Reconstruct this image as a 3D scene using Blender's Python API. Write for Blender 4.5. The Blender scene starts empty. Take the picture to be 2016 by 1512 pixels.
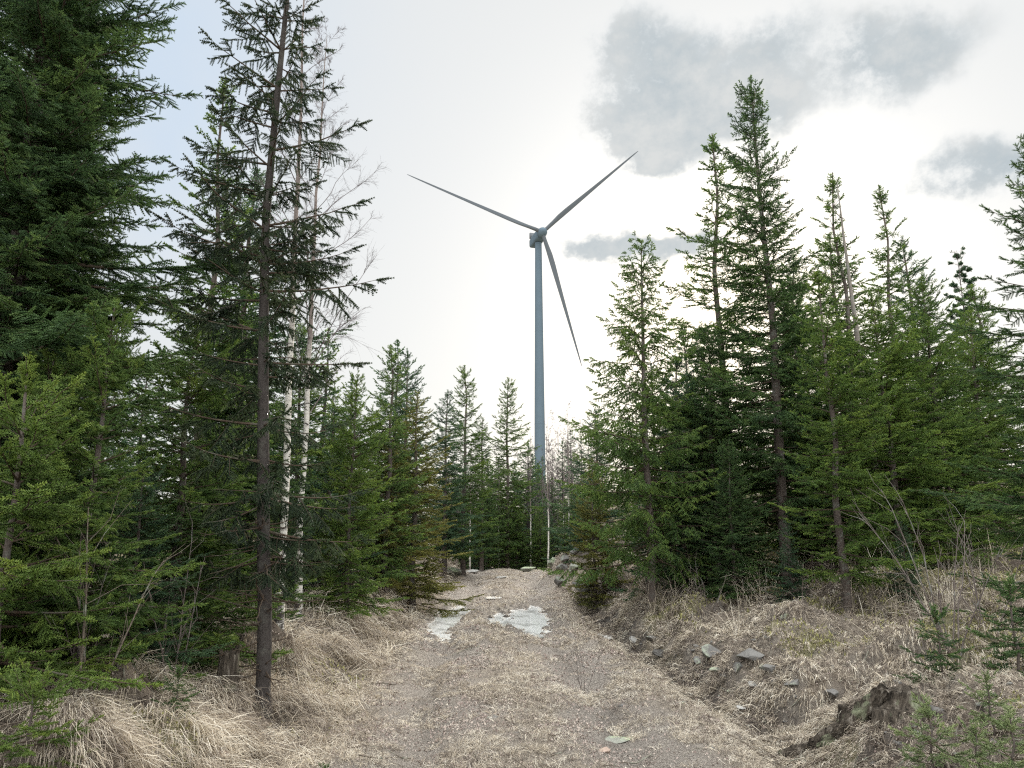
import bpy, math
import numpy as np
from mathutils import Vector, Matrix

# ------------------------------------------------------------------ camera, sky, sun, exposure
scene = bpy.context.scene
col = scene.collection
F_PX, PITCH, EYE = 1495.0, math.radians(11.5), 1.6
cam_d = bpy.data.cameras.new('camera')
cam = bpy.data.objects.new('camera', cam_d); col.objects.link(cam)
cam.location = (0, 0, EYE); cam.rotation_euler = (math.radians(90) + PITCH, 0, 0)
cam_d.sensor_width = 36.0; cam_d.lens = 36.0 * F_PX / 2016.0
cam_d.clip_start = 0.05; cam_d.clip_end = 5000
scene.camera = cam
scene.view_settings.view_transform = 'Standard'; scene.view_settings.look = 'None'
scene.view_settings.gamma = 1.0; scene.view_settings.use_curve_mapping = False
scene.view_settings.exposure = 1.27
scene.cycles.max_bounces = 5; scene.cycles.diffuse_bounces = 3; scene.cycles.transmission_bounces = 3
scene.cycles.volume_bounces = 0
scene.cycles.use_denoising = False; scene.cycles.sample_clamp_indirect = 2.5; scene.cycles.pixel_filter_type = 'BLACKMAN_HARRIS'; scene.cycles.filter_width = 1.25

SUN_AZ, SUN_EL = math.radians(16.0), math.radians(17.0)      # azimuth clockwise from +Y


def ray(px, py):
    X = (px - 1008) / F_PX; Z = -(py - 756) / F_PX
    return np.array([X, math.cos(PITCH) - Z * math.sin(PITCH), math.sin(PITCH) + Z * math.cos(PITCH)])


def at(px, py, D):
    d = ray(px, py)
    return np.array([0, 0, EYE]) + d * (D / d[1])


def build_world():
    w = bpy.data.worlds.new('World'); scene.world = w; w.use_nodes = True
    nt = w.node_tree; nt.nodes.clear(); N = nt.nodes.new; L = nt.links.new
    def val(x):
        return x
    def m(op, a, b=None, c=None, clamp=False):
        n = N('ShaderNodeMath'); n.operation = op; n.use_clamp = clamp
        for i, v in enumerate((a, b, c)):
            if v is None: continue
            if isinstance(v, (int, float)): n.inputs[i].default_value = v
            else: L(v, n.inputs[i])
        return n.outputs[0]
    def mixc(f, a, b):
        n = N('ShaderNodeMix'); n.data_type = 'RGBA'
        for s, v in ((0, f), (6, a), (7, b)):
            if isinstance(v, (int, float)): n.inputs[s].default_value = v
            elif isinstance(v, tuple): n.inputs[s].default_value = (*v, 1)
            else: L(v, n.inputs[s])
        return n.outputs[2]
    tc = N('ShaderNodeTexCoord'); sep = N('ShaderNodeSeparateXYZ'); L(tc.outputs['Generated'], sep.inputs[0])
    X, Y, Z = sep.outputs
    az = m('ARCTAN2', X, Y); el = m('ARCSINE', Z)
    cmb = N('ShaderNodeCombineXYZ'); L(az, cmb.inputs[0]); L(el, cmb.inputs[1])
    def noise(scale, detail, rough, sy=1.0, w=0.0):
        mp = N('ShaderNodeMapping'); mp.inputs['Scale'].default_value = (1, sy, 1); mp.inputs['Location'].default_value = (w, w * 1.7, w)
        L(cmb.outputs[0], mp.inputs[0])
        n = N('ShaderNodeTexNoise'); n.inputs['Scale'].default_value = scale; n.inputs['Detail'].default_value = detail
        n.inputs['Roughness'].default_value = rough; L(mp.outputs[0], n.inputs['Vector'])
        return n.outputs['Fac']
    n1 = noise(8, 6, .6, 1.3, 3.1); n2 = noise(24, 7, .68, 1.2, 1.2); n3 = noise(3.0, 4, .55, 1.6, 7.7)
    wob = m('ADD', m('MULTIPLY', m('SUBTRACT', n1, .5), .09), m('MULTIPLY', m('SUBTRACT', n2, .5), .055))
    wob2 = m('ADD', m('MULTIPLY', m('SUBTRACT', noise(8, 5, .55, 1.2, 11.0), .5), .08), m('MULTIPLY', m('SUBTRACT', noise(30, 4, .6, 1, 5.0), .5), .03))
    azw = m('ADD', az, wob); elw = m('ADD', el, wob2)
    def blob(px, py, rx, ry, amp, k=1.0):
        d = ray(px, py); d = d / np.linalg.norm(d)
        a0 = math.atan2(d[0], d[1]); e0 = math.asin(d[2])
        u = m('DIVIDE', m('SUBTRACT', azw, a0), rx / F_PX / max(.3, math.cos(e0))); v = m('DIVIDE', m('SUBTRACT', elw, e0), ry / F_PX)
        r2 = m('ADD', m('MULTIPLY', u, u), m('MULTIPLY', v, v))
        return m('MULTIPLY', m('EXPONENT', m('MULTIPLY', m('POWER', r2, k), -1.0)), amp)
    blobs = [blob(1270, 190, 120, 120, 1.1, 1.5), blob(1400, 250, 170, 75, 1.0, 1.5), blob(1250, 60, 110, 60, .65, 1.4), blob(1420, 130, 110, 75, .75, 1.4), blob(1560, 235, 110, 50, .6),
             blob(1620, 90, 130, 80, .85, 1.4), blob(1770, 140, 95, 85, .8, 1.3), blob(1900, 60, 110, 70, .85, 1.2), blob(1480, 60, 90, 45, .45), blob(1300, 310, 70, 40, .5),
             blob(1870, 322, 140, 44, 1.1), blob(2000, 345, 100, 38, 1.0), blob(1165, 478, 115, 38, 1.25), blob(1285, 490, 100, 36, 1.15), blob(1385, 480, 70, 28, .8)]
    s = blobs[0]
    for b in blobs[1:]: s = m('ADD', s, b)
    dens = m('MULTIPLY', s, m('ADD', -.15, m('ADD', m('MULTIPLY', n2, 1.25), m('MULTIPLY', n1, .95))))
    mr = N('ShaderNodeMapRange'); mr.interpolation_type = 'SMOOTHSTEP'; L(dens, mr.inputs[0]); mr.inputs[1].default_value = .30; mr.inputs[2].default_value = 1.25
    mask = mr.outputs[0]
    sky = N('ShaderNodeTexSky'); sky.sky_type = 'NISHITA'; sky.sun_disc = False
    sky.sun_elevation = SUN_EL; sky.sun_rotation = SUN_AZ; sky.air_density = 1.0; sky.dust_density = 2.0
    # bright thin overcast in front of the sky; blue shows through where the veil is thin
    sd = (math.sin(SUN_AZ) * math.cos(SUN_EL), math.cos(SUN_AZ) * math.cos(SUN_EL), math.sin(SUN_EL))
    dot = m('ADD', m('ADD', m('MULTIPLY', X, sd[0]), m('MULTIPLY', Y, sd[1])), m('MULTIPLY', Z, sd[2]))
    dotc = m('MAXIMUM', dot, 0.0)
    veilb = m('ADD', VEIL_BASE, m('ADD', m('MULTIPLY', m('POWER', dotc, 2.0), VEIL_SUN), m('MULTIPLY', m('POWER', dotc, 48.0), VEIL_GLOW)))
    zen = m('MULTIPLY', m('MAXIMUM', m('SUBTRACT', Z, .65), 0.0), FILL_ZEN)  # added fill: sky brightened overhead, above the view, to light the ground
    back = m('MULTIPLY', m('MAXIMUM', m('SUBTRACT', .1, Y), 0.0), FILL_BACK)  # added fill: sky brightened behind the camera to light the near tree faces
    veilb = m('ADD', m('ADD', veilb, zen), back)
    warm = mixc(m('POWER', dotc, 75.0), (.975, .992, .985), (1.0, .92, .80))
    vs = N('ShaderNodeVectorMath'); vs.operation = 'SCALE'; L(warm, vs.inputs[0]); L(veilb, vs.inputs['Scale'])
    # thinner veil high on the left, where pale blue shows
    bl = m('ADD', blob(270, -40, 330, 300, .75), blob(330, 330, 120, 260, .5))
    blue = m('MULTIPLY', bl, m('ADD', .7, m('MULTIPLY', n1, .6)), clamp=True)
    skb = N('ShaderNodeVectorMath'); skb.operation = 'SCALE'; L(sky.outputs[0], skb.inputs[0]); skb.inputs['Scale'].default_value = 0.8
    c1 = mixc(m('MULTIPLY', blue, .85), vs.outputs[0], (2.55, 3.08, 3.72))
    c1 = mixc(.06, c1, skb.outputs[0])
    cr = N('ShaderNodeMapRange'); L(m('ADD', m('MULTIPLY', n1, .6), m('MULTIPLY', n2, .4)), cr.inputs[0]); cr.inputs[1].default_value = .38; cr.inputs[2].default_value = .62
    rim = m('MULTIPLY', m('SUBTRACT', 1.0, mask), .9, clamp=True)
    cloudc = mixc(cr.outputs[0], tuple(v * CLOUD for v in (.79, .92, 1.0)), tuple(v * CLOUD * 1.25 for v in (.97, 1.0, 1.0)))
    cloudc = mixc(rim, cloudc, (4.0, 4.05, 4.05))
    c2 = mixc(m('MULTIPLY', mask, .95), c1, cloudc)
    bg = N('ShaderNodeBackground'); bg.inputs['Strength'].default_value = 0.1; L(c2, bg.inputs[0])
    out = N('ShaderNodeOutputWorld'); L(bg.outputs[0], out.inputs[0])


# radiances below are in units of 0.1 (the background strength)
VEIL_BASE, VEIL_SUN, VEIL_GLOW, FILL_ZEN, CLOUD = 3.12, .56, 2.1, 44.0, 2.38
FILL_BACK = 9.5
build_world()
sun_d = bpy.data.lights.new('sun', 'SUN'); sun = bpy.data.objects.new('sun', sun_d); col.objects.link(sun)
sun_d.energy = 2.0; sun_d.angle = math.radians(12); sun_d.color = (1.0, .9, .76)
sun.rotation_euler = Vector((math.sin(SUN_AZ) * math.cos(SUN_EL), math.cos(SUN_AZ) * math.cos(SUN_EL), math.sin(SUN_EL))).to_track_quat('Z', 'Y').to_euler()


# ------------------------------------------------------------------ helpers
def tag(o, label=None, cat=None, group=None, kind=None):
    if label: o['label'] = label
    if cat: o['category'] = cat
    if group: o['group'] = group
    if kind: o['kind'] = kind
    return o


def empty(name, loc, rz=0.0):
    o = bpy.data.objects.new(name, None); col.objects.link(o)
    o.location = loc; o.rotation_euler = (0, 0, rz); o.empty_display_size = .2
    return o


def make_mesh(name, verts, faces_list, mat, smooth=False, attrs=None):
    """verts (n,3); faces_list: list of (m,k) int arrays."""
    me = bpy.data.meshes.new(name)
    verts = np.ascontiguousarray(verts, dtype=np.float32)
    me.vertices.add(len(verts)); me.vertices.foreach_set('co', verts.ravel())
    fl = [np.asarray(f, dtype=np.int32) for f in faces_list if len(f)]
    tot = sum(f.size for f in fl); np_ = sum(len(f) for f in fl)
    me.loops.add(tot); me.loops.foreach_set('vertex_index', np.concatenate([f.ravel() for f in fl]))
    ls, c = [], 0
    for f in fl:
        ls.append(c + np.arange(len(f), dtype=np.int32) * f.shape[1]); c += f.size
    me.polygons.add(np_); me.polygons.foreach_set('loop_start', np.concatenate(ls))
    if smooth: me.polygons.foreach_set('use_smooth', np.ones(np_, dtype=bool))
    for k, v in (attrs or {}).items():
        a = me.attributes.new(k, 'FLOAT', 'POINT'); a.data.foreach_set('value', np.ascontiguousarray(v, dtype=np.float32))
    me.update(calc_edges=True)
    if mat: me.materials.append(mat)
    return me


def add(name, me, parent=None, loc=None):
    o = bpy.data.objects.new(name, me); col.objects.link(o)
    if parent: o.parent = parent
    if loc is not None: o.location = loc
    return o


class Geo:
    """collects vertices, faces and one float attribute"""
    def __init__(s): s.v = []; s.f = []; s.t = []; s.n = 0
    def put(s, v, f, t=None):
        s.v.append(v.reshape(-1, 3)); s.f.append(f.reshape(-1, f.shape[-1]) + s.n)
        k = len(s.v[-1]); s.t.append(np.full(k, .5) if t is None else np.asarray(t).ravel()); s.n += k
    def mesh(s, name, mat, smooth=False):
        by = {}
        for f in s.f: by.setdefault(f.shape[1], []).append(f)
        return make_mesh(name, np.concatenate(s.v), [np.concatenate(x) for x in by.values()], mat, smooth, {'tint': np.concatenate(s.t)})


def tubes(P, R, sides=4):
    """P (K,n,3) polylines, R (K,n) radii -> verts (K,n*sides,3), quads (K,(n-1)*sides,4)"""
    P = np.asarray(P, float); R = np.asarray(R, float); K, n, _ = P.shape
    T = np.gradient(P, axis=1); T /= np.linalg.norm(T, axis=2, keepdims=True) + 1e-9
    ref = np.where(np.abs(T[:, :1, 2:3]) > .8, np.array([[[1., 0, 0]]]), np.array([[[0, 0, 1.]]]))
    A = np.cross(T, np.broadcast_to(ref, T.shape)); A /= np.linalg.norm(A, axis=2, keepdims=True) + 1e-9
    B = np.cross(T, A)
    th = np.arange(sides) * 2 * math.pi / sides
    V = P[:, :, None, :] + R[:, :, None, None] * (A[:, :, None, :] * np.cos(th)[None, None, :, None] + B[:, :, None, :] * np.sin(th)[None, None, :, None])
    i = np.arange(n - 1)[:, None] * sides; j = np.arange(sides)[None, :]; j2 = (j + 1) % sides
    q = np.stack([i + j, i + j2, i + sides + j2, i + sides + j], -1).reshape(-1, 4)
    q = q[None] + (np.arange(K) * n * sides)[:, None, None]
    return V.reshape(K, -1, 3), q.reshape(-1, 4)


_perm = np.random.default_rng(7).permutation(4096)
_grad = np.random.default_rng(8).normal(size=(4096, 2)); _grad /= np.linalg.norm(_grad, axis=1, keepdims=True)


def perlin(x, y):
    xi = np.floor(x).astype(int); yi = np.floor(y).astype(int); xf = x - xi; yf = y - yi
    u = xf ** 3 * (xf * (xf * 6 - 15) + 10); v = yf ** 3 * (yf * (yf * 6 - 15) + 10)
    def g(a, b):
        h = _perm[(_perm[(xi + a) & 4095] + yi + b) & 4095]; G = _grad[h]
        return G[..., 0] * (xf - a) + G[..., 1] * (yf - b)
    return (1.4 * ((g(0, 0) * (1 - u) + g(1, 0) * u) * (1 - v) + (g(0, 1) * (1 - u) + g(1, 1) * u) * v))


def fbm(x, y, s, o=4, r=.5, off=0.0):
    a, t, fr = 1.0, 0.0, s
    for k in range(o):
        t = t + a * perlin(x * fr + off + 17.3 * k, y * fr - off + 9.1 * k); a *= r; fr *= 2.03
    return t


def sst(x, a, b):
    t = np.clip((x - a) / (b - a), 0, 1); return t * t * (3 - 2 * t)


# ------------------------------------------------------------------ terrain
def cx(y): return np.interp(y, [-50, 0, 5, 10, 15, 28, 60], [.4, .35, .27, 0, -.3, -.22, -1.5])


PUD = [(-1.42, 16.9, .34, 2.6, .11), (.12, 16.9, .58, 2.6, .125), (-.38, 16.4, .22, 1.3, .07), (-.5, 21.0, .2, .9, .03)]


def rockbumps(x, y):
    z = np.zeros_like(x)
    for bx, by, rx, ry, h in ((1.95, 24.0, .75, 2.0, .75), (2.3, 20.3, .7, 1.4, .35), (3.3, 9.6, .8, .6, .22), (4.6, 8.6, 1.1, .7, .28), (2.9, 8.2, .6, .5, .12),
                              (3.9, 11.2, .9, .7, .2), (5.6, 9.5, .8, .8, .2), (3.3, 6.5, .7, .5, .12), (-3.3, 6.0, .6, .7, .14), (-2.6, 4.7, .45, .5, .16), (-3.0, 9.0, .7, .8, .12),
                              (-3.0, 15.5, .9, .9, .2), (-2.85, 20.5, .8, 1.3, .25), (7.0, 13.5, 1.5, 1.2, .25), (8.6, 16.5, 2.4, 1.1, .35)):
        r2 = ((x - bx) / rx) ** 2 + ((y - by) / ry) ** 2
        z = z + h * np.exp(-r2 * r2 * .8) * (1 + .35 * fbm(x, y, 2.2, 3, .6, bx))
    return z


def terr(x, y):
    x = np.asarray(x, float); y = np.asarray(y, float)
    u = x - cx(y) + .16 * fbm(x, y, .45, 3, .5, 3.0)
    zr = .42 * sst(y, 18.0, 27.0) - .45 * sst(y, 29, 42)
    zr = zr + .035 * np.exp(-(u / .5) ** 2)
    near = np.clip(1.2 - np.abs(y - 10) / 60, 0, 1)
    zr = zr - (.085 * np.exp(-((u + .95) / .26) ** 2) + .08 * np.exp(-((u - .8) / .28) ** 2)) * near
    Lb = np.interp(y, [-20, 5, 8, 12, 18, 22, 30, 60], [.35, .40, .36, .42, .75, 1.05, .85, .5])
    lw = np.interp(y, [0, 10, 22], [2.9, 3.3, 2.75])
    left = Lb * sst(-u, 1.75, lw) + .03 * np.clip(-u - 3, 0, 60) * sst(-u, 3, 8)
    left = left - .07 * np.exp(-((u + 1.85) / .28) ** 2)
    rd = np.interp(y, [-20, 4, 8, 16, 21, 30], [.0, .06, .26, .26, .05, .0])
    slope = .05 * np.clip(u - 2.4, 0, 40) + .045 * np.clip(y - 10, 0, 60) * sst(u, 2, 6) + .10 * np.clip(y - 21, 0, 22) * sst(u, 3, 9)
    rb = np.interp(y, [0, 10, 17, 21, 30], [.04, .10, .25, .45, .35])
    right = rb * sst(u, 1.9, 3.0) + slope - rd * np.exp(-((u - 2.15) / .38) ** 4)
    off = sst(np.abs(u), 1.3, 2.6)
    n = fbm(x, y, .35, 3, .5, 1.0) * .16 * off + fbm(x, y, 1.4, 4, .55, 5.0) * (.075 + .045 * sst(u, 2, 3)) * (off * .9 + .1) + fbm(x, y, 5.0, 3, .6, 2.0) * .026 * (off + .35)
    n = n + np.abs(fbm(x, y, 2.6, 3, .6, 9.0)) * .15 * sst(u, 1.9, 2.8) * np.interp(y, [0, 14, 22], [1, 1, .4])
    bil = .5 - np.abs(perlin(x * .95 + 4.3, y * .95 + 1.7)) * 1.1 + .5 * (.5 - np.abs(perlin(x * 2.1 + 9.3, y * 2.1 + 3.7)) * 1.2)
    n = n + bil * (.13 * sst(u, 2.5, 3.3) * (1 - sst(y, 15, 22)) + .15 * sst(-u, 1.9, 2.6) * (1 - sst(y, 9, 16)))
    far = sst(np.hypot(x, y), 120, 500) * 6
    z = zr + np.where(u < 0, left, right) + n + rockbumps(x, y) * 1.0 + far
    z = z + .075 * fbm(x * 1.5, y * .8, 3.0, 3, .7, 21.0) * np.exp(-((y - 16) / 5.5) ** 4) * (1 - off)
    for px, py, rx, ry, h in PUD:
        z = z - h * np.exp(-(((x - px) / rx) ** 2 + ((y - py) / ry) ** 2) ** 1.3)
    return z


def tz(x, y): return float(terr(np.array([x]), np.array([y]))[0])


def hit(px, py):
    """world point on the terrain seen at a pixel"""
    d = ray(px, py); t = np.linspace(2, 90, 6000) / d[1]
    P = np.array([0, 0, EYE])[None] + t[:, None] * d[None]
    b = np.nonzero(P[:, 2] < terr(P[:, 0], P[:, 1]))[0]
    return P[b[0]] if len(b) else P[-1]


# ------------------------------------------------------------------ materials
def new_mat(name):
    m = bpy.data.materials.new(name); m.use_nodes = True; nt = m.node_tree; nt.nodes.clear()
    return m, nt


class NB:
    def __init__(s, nt): s.nt = nt
    def N(s, t, **k):
        n = s.nt.nodes.new(t)
        for a, b in k.items():
            if a in n.inputs: n.inputs[a].default_value = b
            else: setattr(n, a, b)
        return n
    def L(s, a, b): s.nt.links.new(a, b)
    def attr(s, name): return s.N('ShaderNodeAttribute', attribute_name=name).outputs['Fac']
    def noise(s, scale, detail=4, rough=.55, vec=None, out='Fac', dist=0.0):
        n = s.N('ShaderNodeTexNoise'); n.inputs['Scale'].default_value = scale; n.inputs['Detail'].default_value = detail
        n.inputs['Roughness'].default_value = rough; n.inputs['Distortion'].default_value = dist
        if vec is not None: s.L(vec, n.inputs['Vector'])
        return n.outputs[out]
    def obj(s): return s.N('ShaderNodeTexCoord').outputs['Object']
    def mapping(s, vec, scale, loc=(0, 0, 0)):
        n = s.N('ShaderNodeMapping'); n.inputs['Scale'].default_value = scale; n.inputs['Location'].default_value = loc; s.L(vec, n.inputs[0]); return n.outputs[0]
    def ramp(s, f, stops, interp='LINEAR'):
        n = s.N('ShaderNodeValToRGB'); n.color_ramp.interpolation = interp; e = n.color_ramp.elements
        while len(e) < len(stops): e.new(.5)
        for i, (p, c) in enumerate(stops):
            e[i].position = p; e[i].color = (*c, 1) if len(c) == 3 else c
        s.L(f, n.inputs[0]); return n.outputs[0]
    def mix(s, f, a, b, mode='MIX'):
        n = s.N('ShaderNodeMix'); n.data_type = 'RGBA'; n.blend_type = mode
        for i, v in ((0, f), (6, a), (7, b)):
            if isinstance(v, (int, float)): n.inputs[i].default_value = v
            elif isinstance(v, tuple): n.inputs[i].default_value = (*v, 1)
            else: s.L(v, n.inputs[i])
        return n.outputs[2]
    def math(s, op, a, b=None, clamp=False):
        n = s.N('ShaderNodeMath'); n.operation = op; n.use_clamp = clamp
        for i, v in enumerate((a, b)):
            if v is None: continue
            if isinstance(v, (int, float)): n.inputs[i].default_value = v
            else: s.L(v, n.inputs[i])
        return n.outputs[0]
    def bump(s, h, st=.5, dist=.02):
        n = s.N('ShaderNodeBump'); n.inputs['Strength'].default_value = st; n.inputs['Distance'].default_value = dist; s.L(h, n.inputs['Height']); return n.outputs[0]
    def pbr(s, colr, rough=.9, spec=.2, normal=None, trans=None, metal=0.0):
        p = s.N('ShaderNodeBsdfPrincipled')
        if isinstance(colr, tuple): p.inputs['Base Color'].default_value = (*colr, 1)
        else: s.L(colr, p.inputs['Base Color'])
        if isinstance(rough, (int, float)): p.inputs['Roughness'].default_value = rough
        else: s.L(rough, p.inputs['Roughness'])
        p.inputs['Specular IOR Level'].default_value = spec; p.inputs['Metallic'].default_value = metal
        if normal is not None: s.L(normal, p.inputs['Normal'])
        sh = p.outputs[0]
        if trans:
            t = s.N('ShaderNodeBsdfTranslucent')
            if isinstance(colr, tuple): t.inputs[0].default_value = (*colr, 1)
            else: s.L(colr, t.inputs[0])
            mx = s.N('ShaderNodeMixShader'); mx.inputs[0].default_value = trans; s.L(sh, mx.inputs[1]); s.L(t.outputs[0], mx.inputs[2]); sh = mx.outputs[0]
        o = s.N('ShaderNodeOutputMaterial'); s.L(sh, o.inputs[0])


def needle_mat(name, dark, mid, light):
    m, nt = new_mat(name); b = NB(nt)
    sc = lambda q: tuple(min(.5, v * k) for v, k in zip(q, (1.38, 1.25, 1.22))); dark, mid, light = sc(dark), sc(mid), sc(light)
    t = b.attr('tint'); n = b.noise(.9, 3, .6, b.obj())
    f = b.math('ADD', b.math('MULTIPLY', t, .7), b.math('MULTIPLY', b.math('SUBTRACT', n, .35), 1.0), clamp=True)
    c = b.ramp(f, [(0, dark), (.45, mid), (1, light)])
    b.pbr(c, .6, .3, trans=.36)
    return m


NEED = {
    'deep': needle_mat('needles_deep', (.030, .064, .030), (.060, .122, .044), (.120, .200, .056)),
    'blue': needle_mat('needles_blue', (.030, .068, .044), (.060, .125, .068), (.110, .190, .080)),
    'green': needle_mat('needles_green', (.040, .085, .028), (.085, .160, .042), (.170, .255, .055)),
    'mossy': needle_mat('needles_mossy', (.050, .100, .030), (.100, .180, .040), (.190, .280, .055)),
    'bright': needle_mat('needles_bright', (.050, .095, .024), (.095, .165, .036), (.180, .255, .050)),
    'olive': needle_mat('needles_olive', (.070, .095, .030), (.135, .155, .042), (.220, .230, .065)),
    'black': needle_mat('needles_dark', (.016, .030, .018), (.028, .050, .026), (.058, .085, .036)),
    'pale': needle_mat('needles_pale', (.09, .14, .065), (.17, .24, .11), (.29, .36, .17)),
}


def bark_mat(name, c1, c2, c3=(.22, .24, .2)):
    m, nt = new_mat(name); b = NB(nt); v = b.obj()
    a = b.noise(22, 6, .7, b.mapping(v, (1, 1, .4))); l = b.noise(4.5, 5, .7, v); fl = b.noise(60, 3, .6, b.mapping(v, (1, 1, .5)))
    c = b.mix(b.math('MULTIPLY', a, 1.0), c1, c2)
    c = b.mix(b.ramp(l, [(.52, (0, 0, 0)), (.62, (1, 1, 1))]), c, c3)
    h = b.math('ADD', a, b.math('MULTIPLY', fl, .6))
    b.pbr(c, .92, .15, b.bump(h, .9, .03))
    return m


BARK = bark_mat('spruce_bark', (.035, .028, .025), (.19, .155, .135), (.17, .17, .15))
BARKD = bark_mat('dark_bark', (.028, .025, .023), (.095, .082, .076), (.09, .085, .075))
TWIG = bark_mat('twig_bark', (.055, .04, .03), (.13, .095, .07), (.12, .115, .09))
DEADTW = bark_mat('dead_twigs', (.09, .07, .055), (.24, .20, .16), (.25, .26, .21))
SHRUBB = bark_mat('shrub_bark', (.10, .075, .07), (.22, .19, .17), (.24, .24, .22))
PURP = bark_mat('birch_twigs', (.10, .075, .08), (.21, .17, .17), (.2, .19, .19))
DEADWOOD = bark_mat('dead_wood', (.12, .105, .09), (.30, .27, .24), (.22, .22, .2))


def birch_mat():
    m, nt = new_mat('birch_bark'); b = NB(nt); v = b.obj()
    st = b.noise(5.5, 5, .7, b.mapping(v, (1.2, 1.2, 4.2)), dist=.6)
    fine = b.noise(8, 3, .6, b.mapping(v, (2, 2, 30)))
    sp = N = b.N('ShaderNodeSeparateXYZ'); b.L(v, sp.inputs[0])
    lowf = b.math('MULTIPLY', b.math('SUBTRACT', 1.0, b.math('MULTIPLY', sp.outputs[2], .9)), .12, clamp=True)
    mark = b.ramp(b.math('ADD', st, lowf), [(.56, (0, 0, 0)), (.62, (1, 1, 1))])
    c = b.mix(fine, (.50, .46, .41), (.74, .72, .67))
    c = b.mix(mark, c, (.05, .042, .038))
    hi_ = N_ = b.math('SUBTRACT', b.math('ADD', b.math('MULTIPLY', sp.outputs[2], .45), b.noise(3, 3, .6, v)), 1.9, clamp=True)
    c = b.mix(b.math('MULTIPLY', hi_, 1.6, clamp=True), c, (.19, .155, .14))
    b.pbr(c, .75, .25, b.bump(st, .5, .02)); return m


BIRCH = birch_mat()


def ground_mat():
    m, nt = new_mat('forest_ground'); b = NB(nt); v = b.obj()
    base = b.mix(b.ramp(b.noise(3.0, 6, .65, v), [(.35, (0, 0, 0)), (.65, (1, 1, 1))]), (.15, .115, .09), (.32, .26, .20))
    straw = b.ramp(b.noise(22, 5, .7, b.mapping(v, (1, .6, 1)), dist=1.2), [(.4, (.20, .165, .135)), (.55, (.40, .34, .27)), (.7, (.60, .53, .43))])
    c = b.mix(b.ramp(b.noise(1.6, 5, .6, v), [(.35, (.25,) * 3), (.6, (.9,) * 3)]), base, straw)
    moss = b.ramp(b.noise(30, 4, .7, v), [(.3, (.12, .11, .045)), (.7, (.36, .33, .17))])
    c = b.mix(b.attr('moss'), c, moss)
    gravel = b.ramp(b.noise(55, 4, .75, v), [(.35, (.19, .16, .14)), (.52, (.39, .345, .30)), (.68, (.62, .56, .49))])
    gr2 = b.mix(b.math('MULTIPLY', b.attr('straw'), b.ramp(b.noise(2.2, 5, .65, v), [(.36, (.35,) * 3), (.6, (1,) * 3)]), clamp=True), gravel, straw)
    c = b.mix(b.attr('soil_shade'), c, b.mix(b.noise(20, 4, .7, v), (.055, .042, .034), (.15, .115, .088)))
    c = b.mix(b.attr('road'), c, gr2)
    wet = b.attr('wet')
    c = b.mix(wet, c, (.07, .058, .05))
    rock = b.mix(b.noise(9, 5, .7, v), (.13, .125, .12), (.36, .35, .33))
    c = b.mix(b.attr('rock'), c, rock)
    h = b.math('ADD', b.noise(11, 8, .8, v), b.math('MULTIPLY', b.noise(60, 5, .75, v), .7))
    rough = b.math('SUBTRACT', .95, b.math('MULTIPLY', wet, .45))
    b.pbr(c, rough, .25, b.bump(h, 1.0, .07)); return m


GROUND = ground_mat()


def straw_mat(name, stops, trans=.3):
    m, nt = new_mat(name); b = NB(nt); c = b.ramp(b.attr('tint'), stops); b.pbr(c, .7, .25, trans=trans); return m


STRAW = straw_mat('dry_grass', [(0, (.13, .105, .09)), (.35, (.36, .305, .25)), (.7, (.62, .54, .42)), (1, (.80, .74, .63))])
LITTER = straw_mat('leaf_litter', [(0, (.17, .125, .11)), (.35, (.33, .265, .235)), (.7, (.47, .395, .34)), (1, (.56, .50, .42))], .15)
MOSSM = straw_mat('moss', [(0, (.12, .12, .04)), (.5, (.30, .29, .11)), (1, (.50, .47, .22))])


def rock_mat(name, c1, c2, lich, amt=.55):
    m, nt = new_mat(name); b = NB(nt); v = b.obj()
    n = b.noise(6, 6, .7, v); sp = b.noise(45, 3, .6, v)
    c = b.mix(n, c1, c2); c = b.mix(b.math('MULTIPLY', sp, .35), c, (.1, .1, .1))
    c = b.mix(b.ramp(b.noise(4.0, 5, .65, b.mapping(v, (1, 1, 1), (3, 1, 4))), [(amt, (0,) * 3), (amt + .1, (1,) * 3)]), c, lich)
    b.pbr(c, .9, .25, b.bump(b.math('ADD', n, b.math('MULTIPLY', sp, .3)), .8, .04)); return m


ROCK = rock_mat('grey_rock', (.09, .085, .08), (.27, .26, .245), (.30, .33, .26))
ROCKP = rock_mat('pale_rock', (.26, .25, .235), (.50, .49, .46), (.42, .45, .36), .6)
ROCKG = rock_mat('lichen_rock', (.19, .195, .165), (.36, .365, .31), (.36, .42, .28), .48)
ROCKR = rock_mat('reddish_rock', (.34, .24, .19), (.56, .43, .35), (.45, .40, .33), .65)


def plain(name, c, rough=.5, spec=.4, var=.06):
    m, nt = new_mat(name); b = NB(nt); n = b.noise(.35, 4, .6, b.obj())
    cc = b.mix(n, tuple(x * (1 - var * 2) for x in c), tuple(x * (1 + var * 2) for x in c)); b.pbr(cc, rough, spec); return m


TURB = plain('turbine_paint', (.095, .130, .160), .85, .12)
TURBB = plain('turbine_blade', (.085, .095, .105), .85, .12)
TURBD = plain('turbine_dark', (.10, .11, .12), .6)


def water_sky_mat():
    m, nt = new_mat('puddle_painted_sky'); b = NB(nt); v = b.obj()
    n = b.noise(2.6, 3, .55, b.mapping(v, (1, .45, 1))); c = b.ramp(n, [(.36, (.50, .50, .49)), (.50, (.90, .91, .90))]); b.pbr(c, .08, .9, b.bump(b.noise(5, 3, .5, v), .08, .02)); return m  # near-white base colour paints in the bright sky reflection


WATER_SKY = water_sky_mat()


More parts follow.
